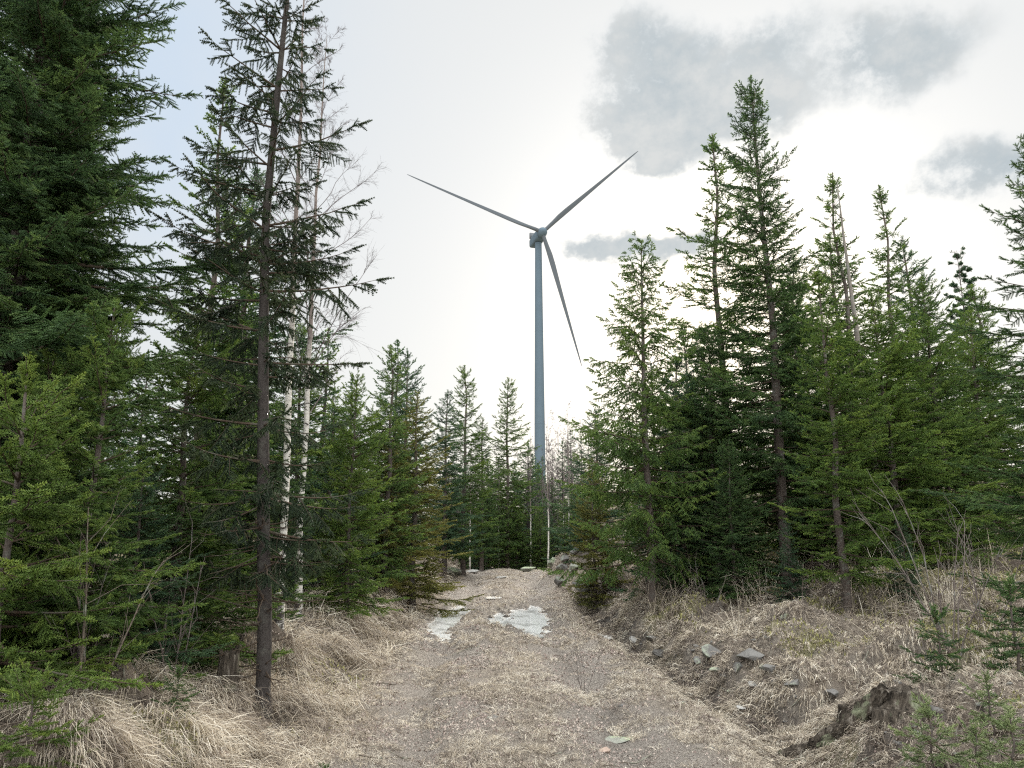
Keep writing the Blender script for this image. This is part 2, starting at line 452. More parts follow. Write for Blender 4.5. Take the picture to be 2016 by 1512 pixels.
def stump_mat():
    m, nt = new_mat('rotten_wood'); b = NB(nt); v = b.obj()
    a = b.noise(26, 6, .75, b.mapping(v, (1, 1, .18))); c = b.ramp(a, [(.38, (.02, .017, .014)), (.55, (.10, .083, .066)), (.7, (.30, .27, .23))])
    c = b.mix(b.ramp(b.noise(4, 4, .6, v), [(.55, (0,) * 3), (.68, (1,) * 3)]), c, (.28, .31, .20))
    b.pbr(c, .95, .1, b.bump(a, 1, .04)); return m


STUMP = stump_mat()

# ------------------------------------------------------------------ ground sheets
def axis(spans):
    out = []
    for a, b_, s0, s1 in spans:
        p = a
        L_ = b_ - a; 
        while p < b_ - 1e-6:
            out.append(p); t = (p - a) / L_; p += s0 + (s1 - s0) * t
    out.append(spans[-1][1]); return np.array(out)


xs = np.concatenate([-axis([(6.0, 16, .06, .5), (16, 60, .5, 4), (60, 480, 4, 60)])[::-1], axis([(-5.95, 6.95, .045, .045)])[:-1], axis([(7.0, 18, .06, .5), (18, 60, .5, 4), (60, 480, 4, 60)])])
ys = axis([(-60, 2, 4, .3), (2.0, 12, .045, .06), (12, 32, .06, .2), (32, 70, .2, 2), (70, 480, 2, 40)])
GX, GY = np.meshgrid(xs, ys, indexing='ij'); GZ = terr(GX, GY)
nx, ny = GX.shape
U = GX - cx(GY) + .16 * fbm(GX, GY, .45, 3, .5, 3.0)
nn = fbm(GX, GY, 1.1, 4, .6, 4.0)
a_road = (1 - sst(np.abs(U) + .28 * nn, 1.35, 1.95)) * (1 - sst(GY, 31, 36))
a_moss = sst(fbm(GX, GY, .5, 4, .55, 12.0) + .38 * sst(U, 4, 9) + .12 * sst(-U, 3, 5), .12, .42) * sst(np.abs(U), 1.9, 2.8)
hx = np.gradient(GZ, axis=0) / np.gradient(GX, axis=0); hy = np.gradient(GZ, axis=1) / np.gradient(GY, axis=1)
a_rock = .35 * sst(np.hypot(hx, hy) + .25 * nn, .75, 1.15) * sst(U, 1.5, 2) * (1 - sst(U, 5, 7)) * .8
a_straw = np.clip(np.exp(-(U / .32) ** 2) + sst(np.abs(U), 1.1, 1.7) * .9 + .5 * nn, 0, 1) * (1 - .7 * np.exp(-((U + .95) / .2) ** 2) - .6 * np.exp(-((U - .8) / .22) ** 2))
a_soil_shade = (1 - .55 * sst(U, 2.5, 3)) * sst(fbm(GX, GY, 1.7, 4, .6, 61.0), .12, .38) * sst(np.abs(U), 1.5, 2.1)
a_rut = (np.exp(-((U + .95) / .2) ** 2) + np.exp(-((U - .8) / .22) ** 2)) * sst(fbm(GX * 1.5, GY * .5, 1.2, 3, .6, 88.0), -.25, .3) * (1 - sst(GY, 24, 30))
a_wet = .38 * a_rut + np.exp(-((U - 2.15) / .35) ** 2) * sst(GY, 5, 8) * (1 - sst(GY, 19, 22)) * .85
for px, py, rx, ry, h in PUD:
    a_wet = np.maximum(a_wet, .9 * np.exp(-(((GX - px) / (rx * 1.25)) ** 2 + ((GY - py) / (ry * 1.15)) ** 2) ** 2))
a_duff_shade = (sst(-U + .5 * nn, 2.9, 4.0) + sst(U + .5 * nn, 2.8, 4.0) * sst(GY, 11, 13.5)) * (1 - sst(np.hypot(GX, GY), 30, 60)) * (1 - .8 * np.clip(a_moss, 0, 1))  # dark needle duff that also paints contact shade under the trees
a_soil_shade = np.maximum(a_soil_shade, np.clip(a_duff_shade, 0, 1) * .85)
verts = np.stack([GX, GY, GZ], -1).reshape(-1, 3)
I, J = np.meshgrid(np.arange(nx - 1), np.arange(ny - 1), indexing='ij')
quads = np.stack([I * ny + J, (I + 1) * ny + J, (I + 1) * ny + J + 1, I * ny + J + 1], -1).reshape(-1, 4)
qroad = (a_road[:-1, :-1] > .5).reshape(-1)


def sub_sheet(name, q):
    used = np.unique(q); mp = np.full(len(verts), -1); mp[used] = np.arange(len(used))
    me = make_mesh(name, verts[used], [mp[q]], GROUND, True, {k: a.reshape(-1)[used] for k, a in (('road', a_road), ('moss', a_moss), ('rock', a_rock), ('wet', a_wet), ('straw', a_straw), ('soil_shade', a_soil_shade))})
    o = add(name, me); o['kind'] = 'structure'; return o


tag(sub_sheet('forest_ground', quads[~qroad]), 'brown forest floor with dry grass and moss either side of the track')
tag(sub_sheet('dirt_track', quads[qroad]), 'rough gravel and leaf covered track running up between the spruces')
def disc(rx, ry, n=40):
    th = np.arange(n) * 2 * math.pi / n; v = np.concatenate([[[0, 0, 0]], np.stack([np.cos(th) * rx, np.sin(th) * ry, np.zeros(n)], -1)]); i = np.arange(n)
    return make_mesh('puddle', v, [np.stack([0 * i, i + 1, (i + 1) % n + 1], -1)], WATER_SKY)


# puddles: level water sheets that the ruts dip under
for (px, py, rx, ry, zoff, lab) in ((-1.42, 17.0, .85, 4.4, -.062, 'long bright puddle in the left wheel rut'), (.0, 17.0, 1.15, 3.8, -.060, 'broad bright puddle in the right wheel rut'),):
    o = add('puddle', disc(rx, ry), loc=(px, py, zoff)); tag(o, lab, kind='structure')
n = 24; th = np.arange(n) * 2 * math.pi / n
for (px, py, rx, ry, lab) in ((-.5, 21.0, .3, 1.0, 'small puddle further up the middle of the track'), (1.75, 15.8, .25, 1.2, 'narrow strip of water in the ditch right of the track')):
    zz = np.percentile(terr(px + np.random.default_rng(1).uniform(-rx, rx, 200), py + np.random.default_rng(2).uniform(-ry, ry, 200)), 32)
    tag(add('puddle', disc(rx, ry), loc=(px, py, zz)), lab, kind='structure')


# ------------------------------------------------------------------ spruce kit
def shoot(G, p0, p1, w, teeth, planes, rng, ref=(0, 0, 1.)):
    d = p1 - p0; L_ = np.linalg.norm(d) + 1e-9; t = d / L_
    s = np.cross(t, ref); s /= np.linalg.norm(s) + 1e-9; n = np.cross(s, t)
    ax = p0[None] + d[None] * np.linspace(0, 1, teeth + 1)[:, None]
    V = [ax]; Fc = []; c = teeth + 1
    k = np.arange(teeth)
    env = np.where(teeth > 2, 1 - .45 * (k / max(1, teeth - 1)) ** 2, 1.0)
    for pl in planes:
        sv = s if pl == 0 else (n if pl == 1 else (s + n) / 1.414)
        for sg in (1, -1):
            if pl == 1 and sg == -1 and len(planes) > 2: continue
            tip = p0[None] + d[None] * ((k + 1.25) / teeth)[:, None] * .985 + sv[None] * (sg * w * env * (1 + rng.uniform(-.2, .2, teeth)))[:, None]
            V.append(tip); Fc.append(np.stack([k, k + 1, c + k], -1)); c += teeth
    G.append((np.concatenate(V), np.concatenate(Fc)))


def frond(L_, lod, rng, comb=False):
    """a flat spray of needle shoots, along +X, in the XY plane"""
    G = []; W = []; TO = []
    cfg = {'hi': (.052, .0165, 6, (0, 1)), 'mid': (.062, .0200, 3, (0, 1)), 'lo': (.085, .030, 1, (0, 1))}[lod]
    sp, w, teeth, planes = cfg
    n = max(2, int(L_ / sp))
    bend = rng.uniform(-.10, .02)
    def axp(x): return np.array([x, .03 * math.sin(x * 9), bend * x * x / L_])
    nseg = 2 if L_ > .25 else 1
    for i in range(nseg):
        a, b_ = axp(L_ * i / nseg), axp(L_ * (i + 1) / nseg)
        shoot(G, a, b_, w, max(1, int(teeth * (L_ / nseg) / .11)) if lod != 'lo' else 1, planes, rng)
        W.append((a, b_))
    for i in range(n):
        x = L_ * (i + .6) / (n + .4)
        for sg in (1, -1):
            if rng.random() < .1: continue
            ls = (L_ * .44 * (1 - .72 * x / L_) + .025) * rng.uniform(.7, 1.15); th = math.radians(rng.uniform(42, 60))
            dz = rng.uniform(-.9, -.3) if comb else rng.uniform(-.45, .32)
            d = np.array([math.cos(th), sg * math.sin(th), dz]); d /= np.linalg.norm(d)
            a = axp(x + rng.uniform(-.3, .3) * sp)
            shoot(G, a, a + d * ls, w, max(1, int(round(teeth * ls / .09))) if lod != 'lo' else 1, planes, rng)
    V, Fc, c = [], [], 0
    for v, f in G:
        V.append(v); Fc.append(f + c); c += len(v); TO.append(np.full(len(v), rng.normal(0, .2)))
    return np.concatenate(V), np.concatenate(Fc), np.concatenate(TO)


_frng = np.random.default_rng(42)
FR = {}
for lod in ('hi', 'mid', 'lo'):
    for comb in (False, True):
        for li, L_ in enumerate((.14, .26, .42)):
            FR[lod, comb, li] = [frond(L_, lod, _frng, comb) + (L_,) for _ in range(3)]


def place_fronds(G, O, A, Nn, S, lod, comb, rng, tint):
    """O origins, A axis dirs, Nn up normals, S lengths"""
    li = np.where(S < .19, 0, np.where(S < .33, 1, 2)); var = rng.integers(0, 3, len(S))
    for l in range(3):
        for v in range(3):
            m_ = (li == l) & (var == v)
            if not m_.any(): continue
            V, Fc, TO, L0 = FR[lod, comb, l][v]
            a = A[m_]; n = Nn[m_]; a = a / np.linalg.norm(a, axis=1, keepdims=True)
            s = np.cross(n, a); s /= np.linalg.norm(s, axis=1, keepdims=True) + 1e-9; n = np.cross(a, s)
            k = (S[m_] / L0)[:, None, None]; kk = np.sqrt(k)
            s = s * np.where(rng.random(len(s)) < .5, 1, -1)[:, None]
            P = O[m_][:, None] + V[None, :, 0:1] * a[:, None] * k + V[None, :, 1:2] * s[:, None] * k + V[None, :, 2:3] * n[:, None] * kk
            K, nv = len(a), len(V)
            f = Fc[None] + (np.arange(K) * nv)[:, None, None]
            tt = np.repeat(tint[m_][:, None], nv, 1) + TO[None] + (V[None, :, 0] / L0) * .16
            G.put(P, f.reshape(-1, 3), tt)


def gen_spruce(H, R, seed, lod='mid', needles='green', r0=None, clear=.08, dens=1.0, top_pow=.8, comb=False, sparse=0.0, lean=(0, 0), dead=.5, leader=.035,
               extra=(), bark=None, inter=1.0, low=.75, lop=0.0, upto=None, wobk=1.0):
    """meshes of one spruce: trunk, branches, foliage.  clear: bare share of the height, dead: density of dead twigs there"""
    rng = np.random.default_rng(seed); r0 = r0 or H * .0125
    zz = np.linspace(0, H, 26); t = zz / H
    wob = np.stack([np.interp(zz, np.linspace(0, H, 7), wobk * rng.normal(0, .012 * math.sqrt(H), 7)), np.interp(zz, np.linspace(0, H, 7), rng.normal(0, .012 * math.sqrt(H), 7))], -1)
    wob[0] = 0; wob *= sst(t, 0, .15)[:, None]
    P = np.stack([wob[:, 0] + lean[0] * t, wob[:, 1] + lean[1] * t, zz], -1); P[0, 2] = -.35
    r = r0 * (1 - t) ** .85 + .006; r[0] *= 1.55; r[1] *= 1.0
    zfl = np.array([0, .06, .15, .3]);
    P2 = np.stack([np.interp(zfl, zz, P[:, 0]), np.interp(zfl, zz, P[:, 1]), zfl], -1); r2 = r0 * np.array([1.45, 1.28, 1.12, 1.02])
    allz = np.concatenate([[-.35], zfl, zz[(zz > .35)]]); px = np.interp(allz, zz, P[:, 0]); py = np.interp(allz, zz, P[:, 1])
    rr = np.concatenate([[r0 * 1.6], r2, r[zz > .35]])
    tv, tf = tubes(np.stack([px, py, allz], -1)[None], rr[None], 12 if lod == 'hi' else 8)
    G = Geo(); G.put(tv, tf); tm = G.mesh('trunk', bark or (BARK if lod != 'lo' else BARKD), True)
    def tp(z): return np.array([np.interp(z, zz, P[:, 0]), np.interp(z, zz, P[:, 1]), z])
    def tr(z): return np.interp(z, zz, r)
    GB, GF = Geo(), Geo()
    ds = {'hi': .070, 'mid': .085, 'lo': .15}[lod] / dens
    step = {'hi': .27, 'mid': .27, 'lo': .34}[lod] * (1 + sparse * .35)
    z = H * clear; BP, BR = [], []; FO, FA, FN, FS, FT = [], [], [], [], []
    asym = rng.uniform(0, 6.28); phi0 = rng.uniform(0, 6.28); specs = []
    top = H * (1 - leader)
    while z < top:
        h = z / H; nb = int(rng.integers(4, 7)) if lod != 'lo' else int(rng.integers(4, 6))
        st = step * np.interp(h, [.4, .8], [1.0, 1.35])
        for k in range(nb):
            specs.append((z + rng.normal(0, .025), phi0 + k * 6.283 / nb + rng.normal(0, .22), 1.0))
        for k in range(int(nb * inter * np.interp(h, [0, .45, .8, 1], [1.0, .8, .3, .1]))):
            specs.append((z + rng.uniform(.1, .9) * st, rng.uniform(0, 6.28), rng.uniform(.35, .8)))
        phi0 += rng.uniform(.3, 1.2); z += st * rng.uniform(.8, 1.2)
    for (bz, az_, sc) in specs:
        if bz > top: continue
        if upto and bz > upto: continue
        h = bz / H; hc = (h - clear) / (1 - clear)
        prof = (1 - hc) ** top_pow * (low + (1 - low) * min(1, hc / .25)) if hc > 0 else low
        L_ = R * prof * sc * rng.uniform(.62, 1.2) * (1 + .16 * math.cos(az_ - asym)) * (1 + .28 * math.sin(bz * 2.1 + asym + 1.3 * math.sin(az_ * 2 + seed)) * math.sin(bz * .83 + seed)) + .10
        if sparse and rng.random() < sparse * .45: L_ *= rng.uniform(.4, .8)
        if lop and rng.random() < lop: continue
        s0 = np.interp(h, [0, .3, .7, 1], [-.35, -.05, .45, 1.5]) + rng.normal(0, .13); s1 = np.interp(h, [0, .3, .7, 1], [.15, .3, .7, 1.8]) + rng.normal(0, .15)
        specs_branch(BP, BR, FO, FA, FN, FS, FT, tp(bz), tr(bz), az_, L_, s0, s1, ds, rng, comb, h, lod)
    for (bz, az_, L_, s0, s1) in extra:
        specs_branch(BP, BR, FO, FA, FN, FS, FT, tp(bz), tr(bz), az_, L_, s0, s1, ds, rng, comb, bz / H, lod)
    # leader shoots
    for k in range(int(10 * dens) + 4):
        zz_ = H * (1 - leader * rng.uniform(0, 2.2)); a = rng.uniform(0, 6.28); e = rng.uniform(.8, 1.25)
        FO.append(tp(min(zz_, H))[None]); FA.append(np.array([[math.cos(a) * math.cos(e), math.sin(a) * math.cos(e), math.sin(e)]])); FN.append(np.array([[-math.cos(a), -math.sin(a), .4]])); FS.append([rng.uniform(.06, .14)]); FT.append([.6])
    FO.append(tp(H * (1 - leader))[None]); FA.append(np.array([[0, 0, 1.]])); FN.append(np.array([[1., 0, 0]])); FS.append([max(.12, H * leader * .9)]); FT.append([.6])
    BP = np.array(BP); BR = np.array(BR)
    v, f = tubes(BP, BR, 5 if lod == 'hi' else 3); GB.put(v, f)
    O = np.concatenate(FO); A = np.concatenate(FA); Nn = np.concatenate(FN); S = np.concatenate([np.ravel(x) for x in FS]); T = np.concatenate([np.ravel(x) for x in FT])
    place_fronds(GF, O, A, Nn, S, lod, comb, rng, T)
    if lod != 'lo':   # twig wood under the needles
        An = A / np.linalg.norm(A, axis=1, keepdims=True); keep = S > .12
        Pw = np.stack([O[keep], O[keep] + An[keep] * S[keep][:, None] * .8], 1); v, f = tubes(Pw, np.repeat(np.array([[.0035, .0015]]), keep.sum(), 0), 3); GB.put(v, f)
    # dead twigs on the bare lower trunk
    nd = int(dead * H * clear * 16)
    if nd:
        Pd, Rd, Ps, Rs = [], [], [], []
        for k in range(nd):
            z_ = rng.uniform(.12, H * clear * 1.25 + .1); a = rng.uniform(0, 6.28); L_ = rng.uniform(.25, .9) * min(1, R * .8)
            d = np.array([math.cos(a), math.sin(a), 0]); o = tp(z_); sl = rng.uniform(-.55, .25); tt = np.linspace(0, 1, 5)
            p = o + d * (tt * L_)[:, None]; p[:, 2] += sl * tt * L_ + .15 * L_ * tt ** 2; p[:, :2] += np.cumsum(rng.normal(0, .03 * L_, (5, 2)), 0) * tt[:, None]
            Pd.append(p); Rd.append(np.linspace(.008, .002, 5))
            for j in range(int(rng.integers(2, 8))):
                q = rng.uniform(.3, 1) * 4; i0 = int(min(3, q)); b0 = p[i0] + (p[i0 + 1] - p[i0]) * (q - i0); dd = d + rng.normal(0, .55, 3); dd[2] -= .25; dd /= np.linalg.norm(dd)
                l2 = L_ * rng.uniform(.12, .4); Ps.append(np.stack([b0, b0 + dd * l2 * .5 + rng.normal(0, .01, 3), b0 + dd * l2])); Rs.append([.003, .0022, .0012])
        v, f = tubes(np.array(Pd), np.array(Rd), 4); GB.put(v, f)
        v, f = tubes(np.array(Ps), np.array(Rs), 3); GB.put(v, f)
    return {'trunk': tm, 'branches': GB.mesh('branches', DEADTW if clear > .2 else TWIG, False), 'foliage': GF.mesh('foliage', NEED[needles], False)}


def specs_branch(BP, BR, FO, FA, FN, FS, FT, o, r_tr, az_, L_, s0, s1, ds, rng, comb, h, lod):
    n = 7; t = np.linspace(0, 1, n); d = np.array([math.cos(az_), math.sin(az_), 0]); sd = np.array([-d[1], d[0], 0])
    slope = s0 + (s1 - s0) * t ** 1.6
    c = 1 / np.sqrt(1 + slope ** 2); dr = L_ / (n - 1)
    rad = np.concatenate([[0], np.cumsum((c[1:] + c[:-1]) / 2 * dr)]); zz = np.concatenate([[0], np.cumsum(((slope * c)[1:] + (slope * c)[:-1]) / 2 * dr)])
    lat = np.cumsum(rng.normal(0, .022, n)) * L_ * t
    P = o + d * rad[:, None] + sd * lat[:, None]; P[:, 2] += zz
    BP.append(P); br = min(r_tr * .5, .004 + .010 * L_); BR.append(np.linspace(br, .002, n))
    inner = .10 + .16 * (1 - h) * (L_ > .6)
    nf = max(3, int(L_ * (1 - inner) / ds))
    tf = inner + (1 - inner) * (np.arange(nf) + rng.uniform(.1, .9, nf)) / nf
    idx = np.clip((tf * (n - 1)).astype(int), 0, n - 2); fr = tf * (n - 1) - idx
    O = P[idx] * (1 - fr[:, None]) + P[idx + 1] * fr[:, None]
    T = P[idx + 1] - P[idx]; T /= np.linalg.norm(T, axis=1, keepdims=True)
    side = np.where(np.arange(nf) % 2 == 0, 1, -1)
    Sv = np.cross(np.array([0, 0, 1.]), T); Sv /= np.linalg.norm(Sv, axis=1, keepdims=True) + 1e-9; Nv = np.cross(T, Sv)
    ang = np.radians(62 - 26 * tf + rng.normal(0, 8, nf))
    droop = (rng.normal(-.85, .3, nf) if comb else rng.normal(-.22, .20, nf)) * np.clip(1.25 - tf, .3, 1)
    A = T * np.cos(ang)[:, None] + Sv * (side * np.sin(ang))[:, None] + Nv * droop[:, None]
    top = rng.random(nf) < .16
    A = np.where(top[:, None], T * .8 + Nv * rng.uniform(.1, .6, nf)[:, None] + Sv * rng.normal(0, .4, nf)[:, None], A)
    S = np.clip(.50 * (1 - tf) * L_ + .09, .09, .50) * rng.uniform(.7, 1.2, nf); S = np.where(top, np.minimum(S, .16), S)
    Nn = Nv + Sv * rng.normal(0, .35, nf)[:, None] + T * rng.normal(0, .2, nf)[:, None]
    FO += [O, P[-1:]- (P[-1:] - P[-2:-1]) * .2]; FA += [A, (P[-1] - P[-2])[None] / dr]; FN += [Nn, Nv[-1:]]
    FS += [S, [min(.2, .12 + L_ * .06)]]
    bt = np.clip(rng.normal(.36, .13), 0, 1); FT += [np.clip(bt + rng.normal(0, .12, nf) + .22 * (tf - .6), 0, 1), [min(1, bt + .2)]]


def put_tree(name, parts, x, y, rz, s, label, cat, group=None, zoff=0.0):
    o = empty(name, (x, y, tz(x, y) + zoff), rz); o.scale = (s, s, s) if not isinstance(s, tuple) else s
    tag(o, label, cat, group)
    for k, me in parts.items(): add(k, me, o)
    return o


def tree_at(parts, H, px, py_base, D, py_top, rz, label, group=None, name='spruce_tree', cat='spruce tree', wide=1.0, zoff=0.0):
    """stand a tree of unit height H where the picture shows it, scaled to its height"""
    p = at(px, py_base, D); z0 = tz(p[0], p[1]); zt = at(px, py_top, D)[2]; s = (zt - z0) / H
    return put_tree(name, parts, p[0], p[1], rz, (s * wide, s * wide, s), label, cat, group, zoff)


# ------------------------------------------------------------------ bare trees and shrubs
def gen_bare(H, seed, nb=26, r0=.05, start=.3, blen=.28, elev=(35, 65), sub=7, twig=5, lean=(0, 0), thin=1.0, bark=None, twm=None, kink=.03, curve=0.0, rt=.0022):
    rng = np.random.default_rng(seed); n = 14; t = np.linspace(0, 1, n)
    w = np.cumsum(rng.normal(0, kink * H / n, (n, 2)), 0); w[0] = 0
    P = np.stack([w[:, 0] + lean[0] * t + curve * t ** 2, w[:, 1] + lean[1] * t, H * t], -1); P[0, 2] = -.3
    r = r0 * (1 - t) ** .9 + .004; r[0] *= 1.4
    v, f = tubes(P[None], r[None], 10); G = Geo(); G.put(v, f); tm = G.mesh('trunk', bark or BIRCH, True)
    def poly(o, d, L_, k, gn, sag=0.0):
        p = [o]; d = d / np.linalg.norm(d)
        for i in range(k - 1):
            d = d + rng.normal(0, gn, 3); d[2] += sag; d /= np.linalg.norm(d); p.append(p[-1] + d * L_ / (k - 1))
        return np.array(p)
    B, BRr, S_, SR, T_, TR = [], [], [], [], [], []
    for i in range(nb):
        h = start + (1 - start) * ((i + rng.random()) / nb) ** .9; o = np.array([np.interp(h, t, P[:, 0]), np.interp(h, t, P[:, 1]), np.interp(h, t, P[:, 2])])
        a = rng.uniform(0, 6.28); e = math.radians(rng.uniform(*elev)); L_ = H * blen * (1 - .75 * (h - start) / (1 - start)) * rng.uniform(.6, 1.2)
        p = poly(o, np.array([math.cos(a) * math.cos(e), math.sin(a) * math.cos(e), math.sin(e)]), L_, 7, .10, .02)
        rb = min(.4 * np.interp(h, t, r), .004 + .007 * L_); B.append(p); BRr.append(np.linspace(rb, .003, 7))
        for j in range(sub):
            q = rng.uniform(.2, 1) * 6; i0 = int(min(5, q)); b0 = p[i0] + (p[i0 + 1] - p[i0]) * (q - i0); dd = (p[i0 + 1] - p[i0]); dd = dd / np.linalg.norm(dd) + rng.normal(0, .55, 3)
            l2 = L_ * rng.uniform(.2, .42) * (1.1 - q / 9); p2 = poly(b0, dd, l2, 5, .14, .0); S_.append(p2); SR.append(np.linspace(max(.003, rb * .35), rt, 5))
            for k in range(twig):
                q2 = rng.uniform(.15, 1) * 4; i1 = int(min(3, q2)); c0 = p2[i1] + (p2[i1 + 1] - p2[i1]) * (q2 - i1); d2 = (p2[i1 + 1] - p2[i1]); d2 = d2 / np.linalg.norm(d2) + rng.normal(0, .5, 3)
                p3 = poly(c0, d2, l2 * rng.uniform(.3, .7), 3, .15, -.06); T_.append(p3); TR.append([rt, rt * .8, rt * .5])
    G = Geo()
    for a_, b_, sd in ((B, BRr, 5), (S_, SR, 3), (T_, TR, 3)):
        if len(a_): v, f = tubes(np.array(a_), np.array(b_) * thin, sd); G.put(v, f)
    return {'trunk': tm, 'branches': G.mesh('branches', twm or PURP, False)}


def gen_shrub(H, seed, stems=6, spread=.35, twigs=7, r=.009, mat=None):
    rng = np.random.default_rng(seed); P, R_, Q, QR = [], [], [], []
    for i in range(stems):
        a = rng.uniform(0, 6.28); o = np.array([math.cos(a) * .05, math.sin(a) * .05, -.05]); d = np.array([math.cos(a) * spread * rng.uniform(.2, 1.2), math.sin(a) * spread * rng.uniform(.2, 1.2), 1.])
        L_ = H * rng.uniform(.6, 1.05); p = [o]
        for k in range(8):
            d = d + rng.normal(0, .07, 3); d /= np.linalg.norm(d); p.append(p[-1] + d * L_ / 8)
        p = np.array(p); P.append(p); R_.append(np.linspace(r, .0025, 9))
        for j in range(twigs):
            q = rng.uniform(.25, 1) * 8; i0 = int(min(7, q)); b0 = p[i0] + (p[i0 + 1] - p[i0]) * (q - i0); dd = (p[i0 + 1] - p[i0]) / (L_ / 8) + rng.normal(0, .45, 3); l2 = L_ * rng.uniform(.1, .32)
            m1 = b0 + dd / np.linalg.norm(dd) * l2 * .5; Q.append(np.stack([b0, m1, m1 + (dd / np.linalg.norm(dd) + rng.normal(0, .25, 3)) * l2 * .5])); QR.append([.0032, .0024, .0014])
    G = Geo(); v, f = tubes(np.array(P), np.array(R_), 6); G.put(v, f); v, f = tubes(np.array(Q), np.array(QR), 3); G.put(v, f)
    return G.mesh('stems', mat or SHRUBB, True)


# ------------------------------------------------------------------ spruces on the left
GL, GRr = 'spruces lining the left side of the track', 'spruces lining the right side of the track'
PI = math.pi


def az(deg): return math.radians(deg)       # 0 = to the right (+X), 90 = away from the camera


T = gen_spruce(12.5, 1.6, 11, 'hi', 'deep', clear=.015, dens=1.25, top_pow=.55, low=.95, r0=.09)
T1 = T
put_tree('spruce_tree', T, *at(-85, 1300, 6.6)[:2], .3, .92, 'huge dense dark spruce filling the upper left of the view', 'spruce tree', GL)
T = gen_spruce(2.25, .80, 12, 'hi', 'bright', clear=.2, dens=1.15, top_pow=.6, low=1.0)
put_tree('spruce_tree', T, *at(-30, 1400, 5.0)[:2], 1.3, 1.02, 'young bright yellow green spruce cut by the left edge of the view', 'spruce tree', GL)
hero4 = gen_spruce(9.2, .95, 14, 'hi', needles='black', wobk=1.4, clear=.14, dens=.95, bark=BARKD, top_pow=.42, low=.9, comb=True, sparse=.5, inter=.8, r0=.062, dead=2.4, lop=.12, lean=(-.33, .1),
                   extra=((5.35, az(5), .95, .25, .75), (4.55, az(-8), .98, .1, .45), (3.85, az(3), 1.12, -.02, .30), (5.2, az(172), .95, .2, .7), (5.75, az(165), .85, .35, .8), (4.9, az(185), .95, .1, .5), (4.3, az(178), .9, .1, .5)))
put_tree('spruce_tree', hero4, *at(520, 1335, 7.0)[:2], 0.0, 1.0, 'tall thin dark spruce with a bare lower trunk standing in front of the two birches', 'spruce tree', GL)

MID = {}
for k, (H, R, sd, nd, cl, tp_, sp, comb) in {
    'wideA': (8, 2.27, 21, 'deep', .04, .6, 0, False), 'wideB': (8, 2.21, 22, 'green', .05, .62, 0, False), 'slimA': (8, 1.49, 23, 'green', .10, .72, .1, False),
    'slimB': (8, 1.56, 24, 'blue', .15, .7, .3, False), 'bright': (7, 2.0, 25, 'mossy', .10, .65, .0, False), 'oliveA': (7, 1.95, 26, 'olive', .05, .75, 0, False),
    'youngA': (5, 1.62, 27, 'blue', .03, .8, 0, False), 'leader': (8, 1.7, 35, 'green', .05, 1.1, .7, False), 'fullA': (8, 1.85, 36, 'green', .12, .62, .2, True), 'fullB': (8, 1.6, 37, 'mossy', .13, .7, .3, False), 'combA': (10, 1.76, 28, 'deep', .12, .65, .2, True)}.items():
    MID[k] = (gen_spruce(H, R, sd, 'mid', nd, r0=H * (.008 if k == 'leader' else .0115), wobk=.5 if k == 'leader' else 1.0, clear=cl, top_pow=tp_, sparse=sp, comb=comb, dens=1.0, dead=1.2), H)
LOW = {}
for k, (H, R, sd, nd, cl, tp_) in {'a': (9, 2.0, 31, 'blue', .06, .75), 'b': (9, 1.6, 32, 'green', .12, .8), 'c': (9, 2.2, 33, 'deep', .04, .7), 'd': (9, 1.4, 34, 'blue', .2, .7), 'e': (9, 2.4, 38, 'green', .03, .6), 'f': (9, 1.6, 39, 'deep', .1, 1.0)}.items():
    LOW[k] = (gen_spruce(H, R, sd, 'lo', nd, clear=cl, top_pow=tp_, dead=.6), H)


def mt(kind, px, pb, D, ptop, rz, lab, grp=None, wide=1.0, lib=None, **kw):
    p, H = (lib or MID)[kind]; return tree_at(p, H, px, pb, D, ptop, rz, lab, grp, wide=wide, **kw)


put_tree('spruce_tree', T1, *at(-30, 1290, 10.2)[:2], 2.4, .9, 'second tall spruce standing behind the huge dense one', 'spruce tree', GL)
TH = gen_spruce(4.6, 1.35, 15, 'hi', 'green', clear=.03, dens=1.1, top_pow=.6, low=1.0)
put_tree('spruce_tree', T1, *at(-70, 1290, 6.6)[:2], 4.4, .8, 'dark green spruce at the very left edge behind the young bright one', 'spruce tree', GL)
HI = {'h': (TH, 4.6)}
mt('h', 150, 1290, 5.9, 600, 2.4, 'mid height dark green spruce in front of the huge dense one at the left', GL, .95, lib=HI)
mt('leader', 357, 1240, 10.0, 150, 1.0, 'spruce with a long thin leader rising in the gap left of the dark thin spruce', GL, 1.05)
mt('slimB', 437, 1240, 12.5, 330, 2.0, 'spruce with two sparse thin tops close behind the left side of the dark thin spruce', GL, 1.2)
mt('h', 30, 1290, 5.9, 690, 3.4, 'dense low boughed spruce at the left edge right behind the young bright one', GL, 1.1, lib=HI)
mt('h', 330, 1260, 8.0, 640, 4.0, 'low broad green spruce filling the shade left of the bare dark trunk', GL, 1.15, lib=HI)
mt('wideA', 440, 1230, 10.5, 620, 5.1, 'shaded spruce directly behind the bare trunk of the dark thin spruce', GL, 1.1)
mt('youngA', 250, 1310, 6.7, 900, 5.5, 'young bluish spruce with low boughs over the grass bank at the left', GL, 1.15)
mt('bright', 683, 1195, 12.3, 735, .7, 'slim green spruce just right of the white birch trunks', GL, .85)
mt('youngA', 640, 1190, 14.5, 800, .2, 'short bluish spruce between the birches and the slim green spruce', GL, 1.1)
mt('slimA', 757, 1160, 15.5, 678, 2.7, 'narrow spruce with a knotty top left of the olive green spruce', GL, 1.05)
mt('slimB', 790, 1150, 18.5, 690, 3.3, 'spruce with a thin pale leader behind the narrow knotty one', GL, 1.0)
